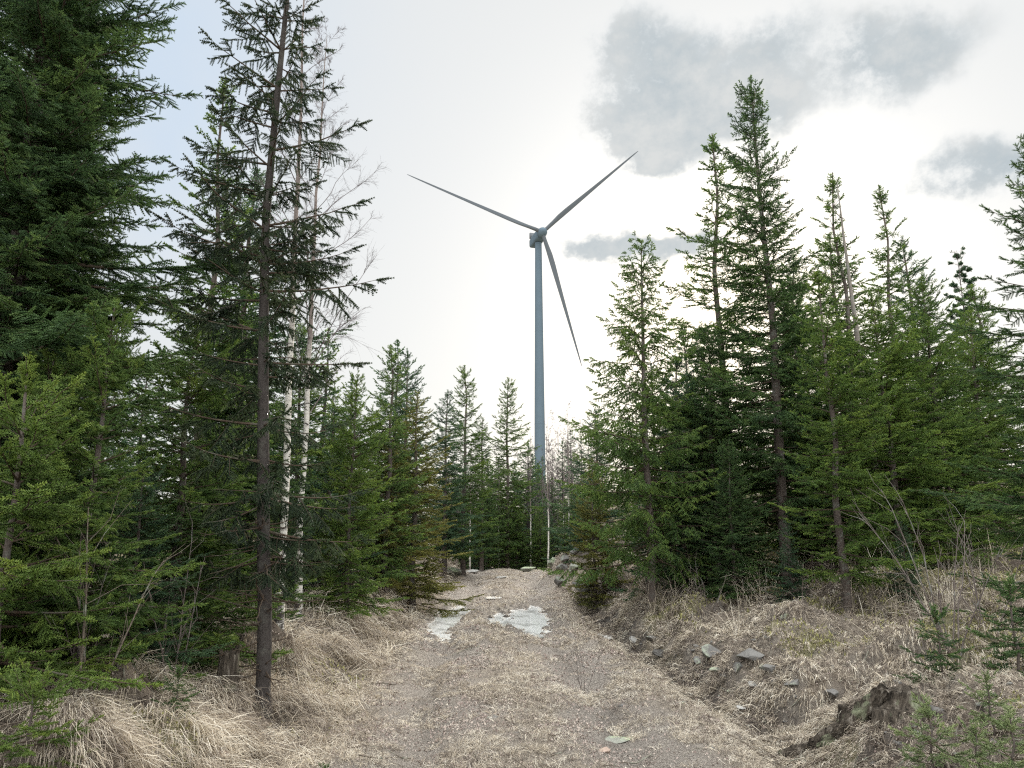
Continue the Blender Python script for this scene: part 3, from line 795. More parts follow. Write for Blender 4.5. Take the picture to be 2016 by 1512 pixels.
mt('oliveA', 815, 1120, 17.5, 775, 1.5, 'broad olive green spruce at the foot of the left bank', GL, 1.25)
mt('oliveA', 735, 1160, 15.8, 835, 4.0, 'lower olive spruce tucked under the narrow spruce on the left bank', GL, 1.15)
mt('wideB', 570, 1190, 15.5, 640, 1.9, 'green spruce seen between the two white birch trunks', GL, 1.0)
mt('slimB', 875, 1100, 24, 770, .9, 'slender dark spruce beyond the olive green spruce left of the track', GL, 1.1)
mt('slimA', 912, 1105, 26, 718, 2.2, 'tall narrow spruce nearest the track on the far left', GL, 1.05)
mt('combA', 948, 1110, 31, 822, 3.0, 'dark spruce just left of the far end of the track', GL, 1.2)
mt('slimA', 998, 1112, 33, 742, 4.4, 'lone narrow spruce rising between the far end of the track and the turbine tower', GL, 1.0)
# ------------------------------------------------------------------ spruces on the right
mt('youngA', 1178, 1120, 24, 805, .6, 'rounded bluish spruce above the rocky outcrop at the right of the track', GRr, 1.2)
mt('oliveA', 1170, 1150, 19, 905, 3.9, 'low olive young spruce hanging over the rocky outcrop', GRr, 1.0)
mt('fullA', 1285, 1225, 14.6, 475, 1.2, 'full pointed spruce nearest the turbine on the right side', GRr, 1.0, lib=None)
mt('slimB', 1300, 1200, 17.5, 715, 2.9, 'small dark spruce wedged right of the full pointed spruce', GRr, 1.15)
mt('youngA', 1355, 1200, 16.5, 700, 5.0, 'bushy blue green spruce between the pointed spruce and the tallest one', GRr, 1.15)
mt('wideA', 1420, 1210, 15.8, 640, 2.0, 'dark broad spruce at the left foot of the tallest right hand spruce', GRr, .95)
mt('leader', 1452, 1190, 17.2, 262, 3.6, 'spruce whose narrow top stands close left of the tallest one', GRr, 1.2)
hero5 = gen_spruce(11.5, 1.7, 51, 'mid', 'deep', clear=.14, dens=1.2, top_pow=.6, low=.95, sparse=.15, r0=.12, dead=2.0, lean=(0, 0))
tree_at(hero5, 11.5, 1556, 1195, 15.0, 145, .0, 'tallest spruce on the right with a thick straight trunk and pointed top', GRr)
mt('fullB', 1672, 1235, 12.0, 532, .8, 'bright green spruce with open whorled branches in front of the tallest one', GRr, 1.05)
mt('leader', 1712, 1150, 16.5, 340, 1.4, 'spruce with a tall thin leader beside the dead snag', GRr, 1.15)
mt('bright', 1775, 1150, 14.3, 575, 3.4, 'bushy bright green spruce under the dead snag', GRr, 1.15)
mt('leader', 1810, 1130, 18.5, 362, 4.8, 'spruce with a very long bare leader right of the dead snag', GRr, 1.05)
mt('wideB', 1880, 1120, 15.5, 555, 2.2, 'broad green spruce standing behind the mossy mound', GRr, 1.0)
mt('bright', 1965, 1110, 17.0, 610, 5.6, 'green spruce behind the right hand end of the mossy mound', GRr, 1.05)
mt('wideB', 1600, 1170, 18.0, 570, 5.2, 'dark green spruce seen just right of the tallest trunk', GRr, 1.0)
mt('slimA', 1695, 1140, 19.0, 455, .3, 'narrow spruce filling the gap just left of the dead snag', GRr, 1.1)
mt('slimB', 1850, 1130, 19.5, 470, 3.3, 'pointed spruce between the long bare leader and the pine', GRr, 1.15)
mt('slimA', 1610, 1160, 20.0, 500, 5.3, 'pointed spruce half hidden just right of the tallest one', GRr, 1.2)
mt('slimB', 1370, 1160, 20.5, 640, 4.3, 'pointed spruce behind the bushy blue green one', GRr, 1.2)
mt('slimA', 1985, 1120, 20.5, 560, 2.3, 'spruce behind the boughs at the right edge of the view', GRr, 1.3)
T = gen_spruce(7.4, 1.35, 61, 'hi', 'deep', clear=.05, dens=.9, top_pow=.75, low=.95, comb=False, sparse=.2)
put_tree('spruce_tree', T, *at(2170, 1250, 8.6)[:2], 2.5, (.98, .98, .82), 'near dark spruce whose boughs reach in from the right edge of the view', 'spruce tree', GRr)
T61 = T

# ------------------------------------------------------------------ birches, pine, snag
B1 = gen_bare(9.5, 71, nb=24, r0=.045, start=.35, blen=.13, elev=(40, 70), sub=7, twig=6, lean=(-.25, .2), thin=.75, rt=.0018)
p = at(547, 1275, 9.2); put_tree('birch_tree', B1, p[0], p[1], 0, 1.0, 'left one of the two white birches behind the dark thin spruce', 'birch tree', 'white birches by the left bank')
B2 = gen_bare(9.6, 72, nb=44, r0=.050, start=.30, blen=.20, elev=(38, 66), sub=11, twig=10, lean=(-.12, .2), curve=.0, thin=.7, rt=.0018)
p = at(588, 1205, 11.4); put_tree('birch_tree', B2, p[0], p[1], 0, 1.0, 'right one of the two white birches with fine bare twigs fanning against the sky', 'birch tree', 'white birches by the left bank')
SN = gen_bare(7.5, 73, nb=11, r0=.085, start=.35, blen=.10, elev=(-10, 25), sub=2, twig=1, bark=DEADWOOD, twm=DEADTW, kink=.01, lean=(-.25, 0))
me0 = SN.pop('branches'); r_ = np.random.default_rng(3); stubs = []
for k in range(9):
    zz_ = r_.uniform(2.5, 7.2); a_ = r_.uniform(0, 6.28); L0 = r_.uniform(.1, .45); d_ = np.array([math.cos(a_), math.sin(a_), r_.uniform(-.2, .5)]); o_ = np.array([-.25 * zz_ / 7.5, 0, zz_])
    v, f = tubes(np.stack([o_, o_ + d_ * L0 * .5, o_ + d_ * L0 + [0, 0, .03]])[None], np.array([[.014, .009, .004]]), 5); g_ = Geo(); g_.put(v, f); stubs.append(g_.mesh('branch', DEADTW))
snag = tree_at(SN, 7.5, 1748, 1120, 15.2, 352, 0, 'dead limbless snag pole rising out of the right hand spruces', None, 'dead_snag', 'dead tree')
for s_ in stubs: add('branch', s_, snag)
FB = [(gen_bare(10, 80 + i, nb=26, r0=.055, start=.25, blen=.2, elev=(30, 68), sub=7, twig=6, lean=(.2 * i - .2, 0), thin=1.3, rt=.0055, bark=BIRCH if i == 0 else PURP), 10) for i in range(4)]
WB = [(gen_bare(10, 80, nb=22, r0=.055, start=.38, blen=.2, elev=(30, 68), sub=6, twig=5, thin=1.3, rt=.0045), 10)]
far_birches = [(925, 1112, 29, 860, 'slim birch with a white foot at the left of the far track end'), (982, 1118, 33, 880, 'thin birch standing at the middle of the far track end'),
               (1045, 1105, 36, 850, 'pale birch just left of the turbine tower foot'), (1080, 1108, 31, 820, 'whitest leaning birch in front of the turbine tower foot'),
               (1122, 1100, 33, 800, 'pale birch right of the turbine tower foot above the outcrop'), (1100, 1100, 45, 830, 'distant bare birch between the tower foot and the outcrop'),
               (1348, 1150, 26, 700, 'grey birch trunk behind the bushy blue green spruce')]
for i, (px, pb, D, pt, lab) in enumerate(far_birches):
    p_, H = WB[0]; tree_at(p_, H, px, pb, D, pt, i * 1.7, lab, 'birches beyond the crest of the track', 'birch_tree', 'birch tree')

for i, (px, D, pt, lab) in enumerate(((1040, 38, 868, 'small thin spruce top left of the turbine tower foot'), (1062, 41, 915, 'low spruce right in front of the turbine tower foot'), (1088, 39, 940, 'low round spruce right of the turbine tower foot'), (1012, 40, 930, 'low spruce left of the turbine tower foot'), (960, 38, 905, 'mid height spruce behind the far end of the track'), (1130, 38, 930, 'low spruce behind the white topped outcrop'))):
    p_, H = LOW['abcdef'[i]]; tree_at(p_, H, px, 1100, D, pt, i * 1.1, lab, 'far spruces around the tower foot', wide=1.25)
for i, (px, D, pt) in enumerate(((1052, 42, 880), (1072, 37, 905), (1095, 40, 870), (1030, 39, 890), (1110, 42, 850), (975, 41, 880))):
    p_, H = FB[i % 4]; tree_at(p_, H, px, 1100, D, pt, i * 2.1, 'purplish bare birch in the thicket around the tower foot', 'birches around the tower foot', 'birch_tree', 'birch tree', wide=1.2)

# pine at the right
def gen_pine(H, seed):
    rng = np.random.default_rng(seed); b_ = gen_bare(H, seed, nb=80, r0=.06, start=.42, blen=.11, elev=(0, 45), sub=5, twig=3, bark=BARKD, twm=TWIG, kink=.012)
    GF = Geo(); v = np.empty(len(b_['branches'].vertices) * 3, dtype=np.float32); b_['branches'].vertices.foreach_get('co', v); v = v.reshape(-1, 3)
    sel = v[rng.choice(len(v), 6500, replace=False)]; rad = np.hypot(sel[:, 0], sel[:, 1]); sel = sel[rad > np.percentile(rad, 30)]
    A = rng.normal(size=sel.shape); A[:, 2] = np.abs(A[:, 2]) + .3; Nn = rng.normal(size=sel.shape)
    place_fronds(GF, sel.astype(float), A, Nn, rng.uniform(.06, .12, len(sel)), 'mid', False, rng, rng.uniform(.2, .7, len(sel))); b_['foliage'] = GF.mesh('foliage', NEED['blue'])
    return b_
PN = gen_pine(9, 91)
tree_at(PN, 9, 1948, 1010, 24, 492, 0, 'lone pine with a rounded tuft crown near the right edge', None, 'pine_tree', 'pine tree')

# ------------------------------------------------------------------ the wood behind
rng = np.random.default_rng(5)
def scatter_wood(n, xr, yr, kinds, hr, label, group, sd, ok=None, mind=1.1):
    r_ = np.random.default_rng(sd); pts = []; tries = 0
    while len(pts) < n and tries < 4000:
        tries += 1; y = r_.uniform(*yr); x = r_.uniform(*xr) * y
        if ok and not ok(x, y): continue
        if any((x - a) ** 2 + (y - b) ** 2 < mind ** 2 for a, b in pts): continue
        pts.append((x, y)); k = kinds[int(r_.integers(len(kinds)))]
        if k[0] == 'B': p_, H = FB[int(r_.integers(4))]; nm, ct = 'birch_tree', 'birch tree'
        else: p_, H = LOW[k]; nm, ct = 'spruce_tree', 'spruce tree'
        s = r_.uniform(*hr) / H
        put_tree(nm, p_, x, y, r_.uniform(0, 6.28), (s * 1.1, s * 1.1, s), label[1] if k[0] == 'B' else label[0], ct, group + (' birches' if k[0] == 'B' else ' spruces'))
scatter_wood(18, (-.62, -.13), (16, 40), 'acdfb', (4.5, 8), ('spruce deep in the shaded wood on the left', 'bare birch deep in the wood on the left'), 'left wood', 1, lambda x, y: x < -4 or y > 30)
scatter_wood(52, (-.12, .12), (36, 60), ['B', 'B', 'B', 'a', 'c'], (4.5, 6.3), ('far spruce in the wood closing off the end of the track', 'far bare birch in the wood closing off the end of the track'), 'far wood', 2, mind=.9)
scatter_wood(18, (-.09, .11), (32.5, 37), 'ace', (2.2, 3.6), ('small dark spruce in the low thicket just beyond the crest', ''), 'crest thicket', 3, mind=.8)
scatter_wood(30, (.13, .62), (21, 44), ['a', 'b', 'B', 'f', 'B', 'c'], (4.0, 6.2), ('spruce on the wooded slope behind the right hand trees', 'bare birch on the wooded slope behind the right hand trees'), 'right slope', 4, lambda x, y: x > 3.5)
scatter_wood(40, (-.6, .6), (62, 110), ['a', 'd', 'B', 'c'], (5, 8.5), ('spruce in the distant tree line', 'bare birch in the distant tree line'), 'distant tree line', 6, mind=2.5)

# ------------------------------------------------------------------ wind turbine
def build_turbine():
    D = 300.0; hub = at(1068, 457, D); yaw, tilt, ph, BL, cone = .252, .035, .288, 60.4, .06
    n_ = np.array([math.sin(yaw) * math.cos(tilt), -math.cos(yaw) * math.cos(tilt), math.sin(tilt)]); s_ = np.cross(n_, [0, 0, 1.]); s_ /= np.linalg.norm(s_); u_ = np.cross(s_, n_)
    back = n_ * 1.0; tb = hub - n_ * 6.2; base = empty('wind_turbine', (tb[0], tb[1], tz(tb[0], tb[1]) - .5))
    tag(base, 'tall three bladed pale grey wind turbine standing behind the wood', 'wind turbine')
    O = np.array(base.location); Hh = tb[2] - O[2] - 2.2
    zz = np.linspace(0, Hh, 40); P = np.stack([0 * zz, 0 * zz, zz], -1)
    v, f = tubes(P[None], np.interp(zz, [0, Hh * .33, Hh * .66, Hh], [2.35, 2.1, 1.75, 1.42])[None], 96); G = Geo(); G.put(v, f); G.put(*tubes(np.array([[[0, 0, Hh * .333 - .1], [0, 0, Hh * .333 + .1]]]), np.array([[2.13, 2.13]]), 48)); G.put(*tubes(np.array([[[0, 0, Hh * .666 - .1], [0, 0, Hh * .666 + .1]]]), np.array([[1.78, 1.78]]), 48))
    add('tower', G.mesh('tower', TURB, True), base)
    M = Matrix(((s_[0], n_[0], u_[0]), (s_[1], n_[1], u_[1]), (s_[2], n_[2], u_[2])))   # local x side, y forward (to the rotor), z up
    def frame(o, off):
        o.matrix_local = Matrix.Translation(Vector(hub - O) + M @ Vector(off)) @ M.to_4x4(); return o
    # nacelle: lofted rounded box from rotor end to tail
    secs = [(-2.0, 1.5, 1.5, 0.0), (-2.6, 1.95, 1.95, 0), (-6, 2.1, 2.15, 0.0), (-10, 2.1, 2.15, .05), (-13.2, 2.0, 1.9, .2), (-14.0, 1.6, 1.4, .3)]
    th = (np.arange(32) + .5) * 2 * math.pi / 32; V = []
    for y, w, h, dz in secs:
        c, s = np.cos(th), np.sin(th); e = .35
        V.append(np.stack([w * np.sign(c) * np.abs(c) ** e, np.full(32, y), dz + h * np.sign(s) * np.abs(s) ** e], -1))
    V = np.concatenate(V); ns = len(secs); i = np.arange(ns - 1)[:, None] * 32; j = np.arange(32)[None]; q = np.stack([i + j, i + (j + 1) % 32, i + 32 + (j + 1) % 32, i + 32 + j], -1).reshape(-1, 4)
    me = make_mesh('nacelle', V, [q, np.arange(32)[None][:, ::-1], (np.arange(32) + (ns - 1) * 32)[None]], TURB)
    nac = frame(add('nacelle', me, base), (0, 0, .1))
    def box(cx_, cy, cz, sx, sy, sz):
        v = np.array([[cx_ + a * sx, cy + b_ * sy, cz + c * sz] for a in (-.5, .5) for b_ in (-.5, .5) for c in (-.5, .5)])
        return v, np.array([[0, 1, 3, 2], [4, 6, 7, 5], [0, 4, 5, 1], [2, 3, 7, 6], [0, 2, 6, 4], [1, 5, 7, 3]])
    G = Geo(); G.put(*box(0, -12.6, 3.6, 4.0, .9, 2.6)); add('cooler', G.mesh('cooler', TURBD), nac)
    for sx in (-1, 1):
        G = Geo(); G.put(*box(sx * .9, -9.8, 2.75, .12, .12, 1.3)); G.put(*box(sx * .9, -9.8, 3.45, .5, .12, .12)); add('wind_sensor', G.mesh('wind_sensor', TURBD), nac)
    # hub: spinner of revolution about local y
    yy = np.array([-2.0, -1.9, -1.0, .4, 1.4, 2.1, 2.5, 2.62]); rr = np.array([1.3, 1.85, 2.1, 2.0, 1.6, 1.0, .45, .02])
    v, f = tubes(np.stack([0 * yy, yy, 0 * yy], -1)[None], rr[None], 32)
    ang = np.arange(32) * 2 * math.pi / 32; V = np.stack([rr[:, None] * np.cos(ang), np.repeat(yy[:, None], 32, 1), rr[:, None] * np.sin(ang)], -1).reshape(-1, 3)
    i = np.arange(len(yy) - 1)[:, None] * 32; q = np.stack([i + j, i + (j + 1) % 32, i + 32 + (j + 1) % 32, i + 32 + j], -1).reshape(-1, 4)
    frame(add('hub', make_mesh('hub', V, [q], TURB, True), base), (0, 0, 0))
    # blade: circular root blending to an airfoil, twisted, tapered
    R_ = np.array([1.2, 3.0, 6.5, 10.5, 15, 22, 30, 38, 46, 53, 58, 60.0, BL]); chord = .68 * np.array([2.3, 2.3, 2.6, 3.15, 3.2, 2.75, 2.25, 1.8, 1.4, 1.05, .7, .4, .05])
    thick = np.array([1, 1, .72, .42, .32, .27, .24, .21, .19, .18, .17, .17, .17]); tw = np.radians([14, 14, 14, 12, 9.5, 6, 3.5, 2, 1, .2, -.5, -.8, -1]) + .10
    th = np.arange(24) * 2 * math.pi / 24; V = []
    for r_, c_, t_, w_ in zip(R_, chord, thick, tw):
        k = np.clip((r_ - 3) / 8, 0, 1); cc, ss = np.cos(th), np.sin(th); x = c_ * (.5 * cc + .18 * k); yv = c_ * t_ * .5 * ss * (1 - .55 * k * (1 - cc) / 2 * 1.0); yv = yv * (1 - k * .35 * (1 - cc) / 2)
        x2 = x * math.cos(w_) - yv * math.sin(w_); y2 = x * math.sin(w_) + yv * math.cos(w_); V.append(np.stack([x2, y2 + (r_ / BL) ** 2 * .6, np.full(24, r_)], -1))
    V = np.concatenate(V); ns = len(R_); j = np.arange(24)[None]; i = np.arange(ns - 1)[:, None] * 24; q = np.stack([i + j, i + (j + 1) % 24, i + 24 + (j + 1) % 24, i + 24 + j], -1).reshape(-1, 4)
    bm_ = make_mesh('blade', V, [q, (np.arange(24) + (ns - 1) * 24)[None]], TURBB, True)
    for k in range(3):
        a = ph + k * 2 * math.pi / 3; d = (np.cos(a) * s_ + np.sin(a) * u_) * math.cos(cone) + n_ * math.sin(cone); x_ = np.cross(n_, d); x_ /= np.linalg.norm(x_); y_ = np.cross(d, x_)
        R3 = Matrix(((x_[0], y_[0], d[0]), (x_[1], y_[1], d[1]), (x_[2], y_[2], d[2])))
        b_ = add('blade', bm_, base); b_.matrix_local = Matrix.Translation(Vector(hub - O)) @ R3.to_4x4()
build_turbine()

# ------------------------------------------------------------------ grass, litter, moss
def blades(root, dirn, Ln, wid, droop, seed, segs=3):
    """curved tapering ribbons; root (n,3), dirn (n,2) horizontal lean direction"""
    rng = np.random.default_rng(seed); n = len(root); t = np.linspace(0, 1, segs + 1)
    e0 = rng.uniform(.35, 1.35, n) * (1 - droop * .5); hl = []
    P = np.zeros((n, segs + 1, 3)); P[:, 0] = root; e = e0.copy(); dd = dirn / (np.linalg.norm(dirn, axis=1, keepdims=True) + 1e-9)
    for k in range(segs):
        st = Ln / segs; P[:, k + 1, :2] = P[:, k, :2] + dd * (np.cos(e) * st)[:, None] + rng.normal(0, .012, (n, 2)); P[:, k + 1, 2] = P[:, k, 2] + np.sin(e) * st
        e = e - (1.1 + droop * .8) * rng.uniform(.4, 1.3, n)
        g = terr(P[:, k + 1, 0], P[:, k + 1, 1]) + .012 + .02 * rng.random(n); P[:, k + 1, 2] = np.maximum(P[:, k + 1, 2], g)
    sv = np.stack([-dd[:, 1], dd[:, 0], rng.normal(0, .7, n)], -1); sv /= np.linalg.norm(sv, axis=1, keepdims=True)
    w = wid[:, None] * (1 - t ** 2 * .9)[None]
    V = np.stack([P - sv[:, None] * w[..., None], P + sv[:, None] * w[..., None]], 2).reshape(n, -1, 3)
    k = np.arange(segs)[:, None] * 2; q = np.concatenate([np.stack([k[:, 0], k[:, 0] + 1, k[:, 0] + 3, k[:, 0] + 2], -1)])
    F_ = q[None] + (np.arange(n) * (segs + 1) * 2)[:, None, None]
    return V, F_.reshape(-1, 4)


def near_pts(n, seed, dens_fn, yr=(3.0, 34), xw=.78, pw=1.0):
    """points spread over the ground, thinner with distance, accepted by dens_fn(u,x,y)"""
    r = np.random.default_rng(seed); out = []
    while sum(map(len, out)) < n:
        y = yr[0] * (yr[1] / yr[0]) ** r.random(60000); x = r.uniform(-xw, xw, 60000) * (y + 1.0)
        u = x - cx(y); k = r.random(60000) < dens_fn(u, x, y); out.append(np.stack([x[k], y[k]], -1))
    return np.concatenate(out)[:n]


def grass_layer(name, n, seed, dfn, Lr, wr, droop, label, mat=STRAW, tint=(.5, .25), flow=.7, clump=True, yr=(3.0, 34)):
    r = np.random.default_rng(seed + 100)
    if clump:   # tussocks: several blades per root, fanning
        m_ = 14; c = near_pts(n // m_, seed, dfn, yr); c = np.repeat(c, m_, 0); sc = np.clip(c[:, 1] / 8, .6, 2.5); xy = c + r.normal(0, .035, c.shape) * sc[:, None]; ct = np.repeat(r.normal(0, .25, n // m_), m_)
    else:
        xy = near_pts(n, seed, dfn, yr); ct = r.normal(0, .1, len(xy))
    n = len(xy); e = .12; x, y = xy[:, 0], xy[:, 1]; z = terr(x, y)
    g = -np.stack([(terr(x + e, y) - terr(x - e, y)) / (2 * e), (terr(x, y + e) - terr(x, y - e)) / (2 * e)], -1)
    swirl = np.stack([fbm(x, y, .7, 2, .5, 31.0), fbm(x, y, .7, 2, .5, 57.0)], -1)
    d = g * flow * 3 + swirl * .6 + r.normal(0, .45, (n, 2))
    far = np.clip(y / 7, .75, 3.2)
    V, F_ = blades(np.stack([x, y, z - .01], -1), d, r.uniform(*Lr, n) * np.clip(far, .8, 1.3), r.uniform(*wr, n) * far, droop, seed)
    tt = np.clip(r.normal(tint[0], tint[1], n) + ct + .25 * fbm(x, y, .8, 3, .5, 77.0), 0, 1)
    o = add(name, make_mesh(name, V.reshape(-1, 3), [F_], mat, False, {'tint': np.repeat(tt, V.shape[1])})); tag(o, label, None, None, 'stuff'); o['category'] = 'dry grass'; return o


def dry(x, y):
    m_ = np.zeros_like(x)
    for px, py, rx, ry, h in PUD: m_ = np.maximum(m_, np.exp(-(((x - px) / (rx * 1.3)) ** 2 + ((y - py) / (ry * 1.15)) ** 2) ** 2))
    u = x - cx(y) + .16 * fbm(x, y, .45, 3, .5, 3.0); return (1 - .93 * m_) * (1 - .6 * np.exp(-((u + .95) / .2) ** 2) - .5 * np.exp(-((u - .8) / .2) ** 2))


patch = lambda x, y, s, o, a, b_: sst(fbm(x, y, s, 3, .5, o), a, b_)
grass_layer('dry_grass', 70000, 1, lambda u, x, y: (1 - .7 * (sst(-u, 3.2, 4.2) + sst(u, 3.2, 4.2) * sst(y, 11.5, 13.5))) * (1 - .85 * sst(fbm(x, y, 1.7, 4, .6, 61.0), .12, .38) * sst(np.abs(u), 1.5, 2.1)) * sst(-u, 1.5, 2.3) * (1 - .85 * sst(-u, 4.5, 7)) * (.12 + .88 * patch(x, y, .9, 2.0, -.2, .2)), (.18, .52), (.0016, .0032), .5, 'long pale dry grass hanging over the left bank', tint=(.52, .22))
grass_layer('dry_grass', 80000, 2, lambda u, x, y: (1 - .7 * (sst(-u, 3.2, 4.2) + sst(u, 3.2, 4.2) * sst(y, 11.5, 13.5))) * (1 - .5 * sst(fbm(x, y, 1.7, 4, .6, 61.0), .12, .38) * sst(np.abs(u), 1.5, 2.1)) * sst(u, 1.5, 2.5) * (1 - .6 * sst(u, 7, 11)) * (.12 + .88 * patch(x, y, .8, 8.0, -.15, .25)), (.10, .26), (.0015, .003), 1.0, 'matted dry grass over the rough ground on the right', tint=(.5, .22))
grass_layer('dry_grass', 85000, 3, lambda u, x, y: dry(x, y) * (1 - sst(np.abs(u), 1.9, 2.4)) * (.05 + .95 * np.clip(np.exp(-(u / .3) ** 2) * .5 + .8 * sst(np.abs(u), 1.2, 1.7) + .9 * patch(x * 1.3, y, .75, 3.0, .08, .25) + .8 * np.exp(-((y - 16.5) / 3.5) ** 4) * patch(x, y, 2.0, 13.0, .0, .2), 0, 1)) * (1 - sst(y, 28, 33)), (.07, .21), (.0011, .0023), 1.35, 'short trampled straw lying on the track', tint=(.64, .24), clump=True)
grass_layer('dry_grass', 90000, 5, lambda u, x, y: sst(u, 1.7, 2.4) * (1 - .7 * sst(u, 8, 12)), (.06, .18), (.0014, .0028), 1.0, 'short tangled dead grass covering the hummocks on the right', tint=(.40, .25), yr=(3, 22))
grass_layer('dry_grass', 9000, 4, lambda u, x, y: sst(np.abs(u), 2.6, 3.5) * sst(y, 9, 12) * .8, (.3, .75), (.0018, .003), -.7, 'tall upright dead grass stems under the spruces', tint=(.45, .2), flow=.2)
# leaf litter
def litter(name, n, seed, dfn, sr, label, mat=LITTER, tint=(.42, .26), yr=(3.0, 30), lift=.01, tilt=.5):
    r = np.random.default_rng(seed); xy = near_pts(n, seed, dfn, yr); x, y = xy.T; n = len(x); z = terr(x, y) + r.uniform(.002, lift, n)
    s = r.uniform(*sr, n) * np.clip(y / 6, .8, 2.4); a = r.uniform(0, 6.28, n); A = np.stack([np.cos(a), np.sin(a), r.normal(0, tilt, n)], -1); B = np.stack([-np.sin(a) * .6, np.cos(a) * .6, r.normal(0, tilt, n)], -1)
    C = np.stack([x, y, z], -1); up = np.array([0, 0, 1.]); cup = (s * r.uniform(.0, .35, n))[:, None] * up
    V = np.stack([C - A * s[:, None], C - B * s[:, None] + cup, C + A * s[:, None], C + B * s[:, None] + cup], 1); q = np.arange(4)[None] + (np.arange(n) * 4)[:, None]
    tt = np.clip(r.normal(tint[0], tint[1], n), 0, 1)
    o = add(name, make_mesh(name, V.reshape(-1, 3), [q[:, [0, 1, 2]], q[:, [0, 2, 3]]], mat, False, {'tint': np.repeat(tt, 4)})); tag(o, label, name.replace('_', ' '), None, 'stuff'); return o
litter('leaf_litter', 110000, 11, lambda u, x, y: dry(x, y) * (1 - .45 * sst(np.abs(u), 1.7, 2.6)) * (.12 + .88 * patch(x, y, 1.2, 41.0, -.15, .25)) * (1 - .5 * np.exp(-(u / .3) ** 2)), (.004, .011), 'purplish brown leaf litter strewn over the track and its verges')
litter('moss', 110000, 12, lambda u, x, y: (sst(u, 2.6, 3.6) + .5 * sst(-u, 1.6, 2.2)) * sst(fbm(x, y, .5, 4, .55, 12.0) + .38 * sst(u, 4, 9), -.05, .25), (.004, .010), 'yellow green moss cushions on the right hand mounds', MOSSM, (.5, .25), (5, 30), .035, .9)
# fallen sticks: many small, strewn
r = np.random.default_rng(77); n = 4200
xy = near_pts(n, 78, lambda u, x, y: .08 + .92 * sst(np.abs(u), 1.6, 2.3), (3.2, 22)); a = r.uniform(0, 6.28, n); L_ = r.uniform(.08, .45, n); z = terr(xy[:, 0], xy[:, 1])
P = []
for t_ in (-.5, -.1, .5):
    qx = xy[:, 0] + np.cos(a + t_ * .3) * L_ * t_; qy = xy[:, 1] + np.sin(a + t_ * .3) * L_ * t_; P.append(np.stack([qx, qy, terr(qx, qy) + r.uniform(.005, .05, n)], -1))
G = Geo(); v, f = tubes(np.stack(P, 1), np.stack([np.full(n, .0035), np.full(n, .003), np.full(n, .0015)], 1) * r.uniform(.6, 1.8, n)[:, None], 4); G.put(v, f)
tag(add('fallen_twigs', G.mesh('fallen_twigs', DEADTW)), 'small grey fallen twigs strewn over the verges', 'twigs', None, 'stuff')

# ------------------------------------------------------------------ stones
import bmesh
def rock_mesh(seed, mat, sx=1, sy=1, sz=.6, sub=4, rough=.22, flat=False):
    bm = bmesh.new(); bmesh.ops.create_icosphere(bm, subdivisions=sub, radius=1); r = np.random.default_rng(seed)
    v = np.array([x.co[:] for x in bm.verts])
    for k in range(14):    # chop with planes for facets
        nrm = r.normal(size=3); nrm /= np.linalg.norm(nrm); d = r.uniform(.22, .62); h = v @ nrm - d; v = v - np.where(h > 0, h * .985, 0)[:, None] * nrm
    v = v * (1 + rough * .22 * (fbm(v[:, 0] + seed, v[:, 1] + v[:, 2] * 1.7, 1.6, 4, .55))[:, None]); v = v * np.array([sx, sy, sz])
    f = np.array([[q.index for q in p.verts] for p in bm.faces]); bm.free(); return make_mesh('rock', v, [f], mat, False)


# broken slate and rubble strewn along the ditch
r = np.random.default_rng(500); n = 1100
xy = near_pts(n, 501, lambda u, x, y: np.exp(-((u - 2.35 - .25 * sst(y, 8, 6)) / .55) ** 2) * .9 + .10 * sst(u, 2, 3) + .05, (4.5, 20)); G = Geo()
base_ = [rock_mesh(600 + k, ROCK, 1, .75, .38, 1) for k in range(5)]
bv = []
for me in base_:
    q = np.empty(len(me.vertices) * 3, dtype=np.float32); me.vertices.foreach_get('co', q); t_ = np.empty(len(me.polygons) * 3, dtype=np.int32); me.polygons.foreach_get('vertices', t_); bv.append((q.reshape(-1, 3), t_.reshape(-1, 3))); bpy.data.meshes.remove(me)
for k in range(n):
    V, F_ = bv[k % 5]; s = min(.11, .014 + .028 * r.exponential()); e = Matrix.Rotation(r.uniform(0, 6.28), 3, 'Z') @ Matrix.Rotation(r.normal(0, .4), 3, 'X'); x_, y_ = xy[k]
    G.put((V * s) @ np.array(e).T + [x_, y_, tz(x_, y_) - s * .08], F_)
tag(add('rubble', G.mesh('rubble', ROCK)), 'broken grey slate rubble strewn along the ditch', 'rubble', None, 'stuff')


def rock(px, py, w, seed, mat, label, sy=.8, sz=.45, rz=0.0, sink=.42, D=None, group=None):
    p = hit(px, py) if D is None else at(px, py, D); D_ = p[1]; s = w / F_PX * D_ / 2 * (1.05 if group and 'ditch' in group else 1)
    o = add('rock', rock_mesh(seed, mat, s, s * sy, s * sz), loc=(p[0], p[1], tz(p[0], p[1]) + s * sz * (1 - 2 * sink) * .6)); o.rotation_euler = (0, 0, rz); tag(o, label, 'rock', group); return o


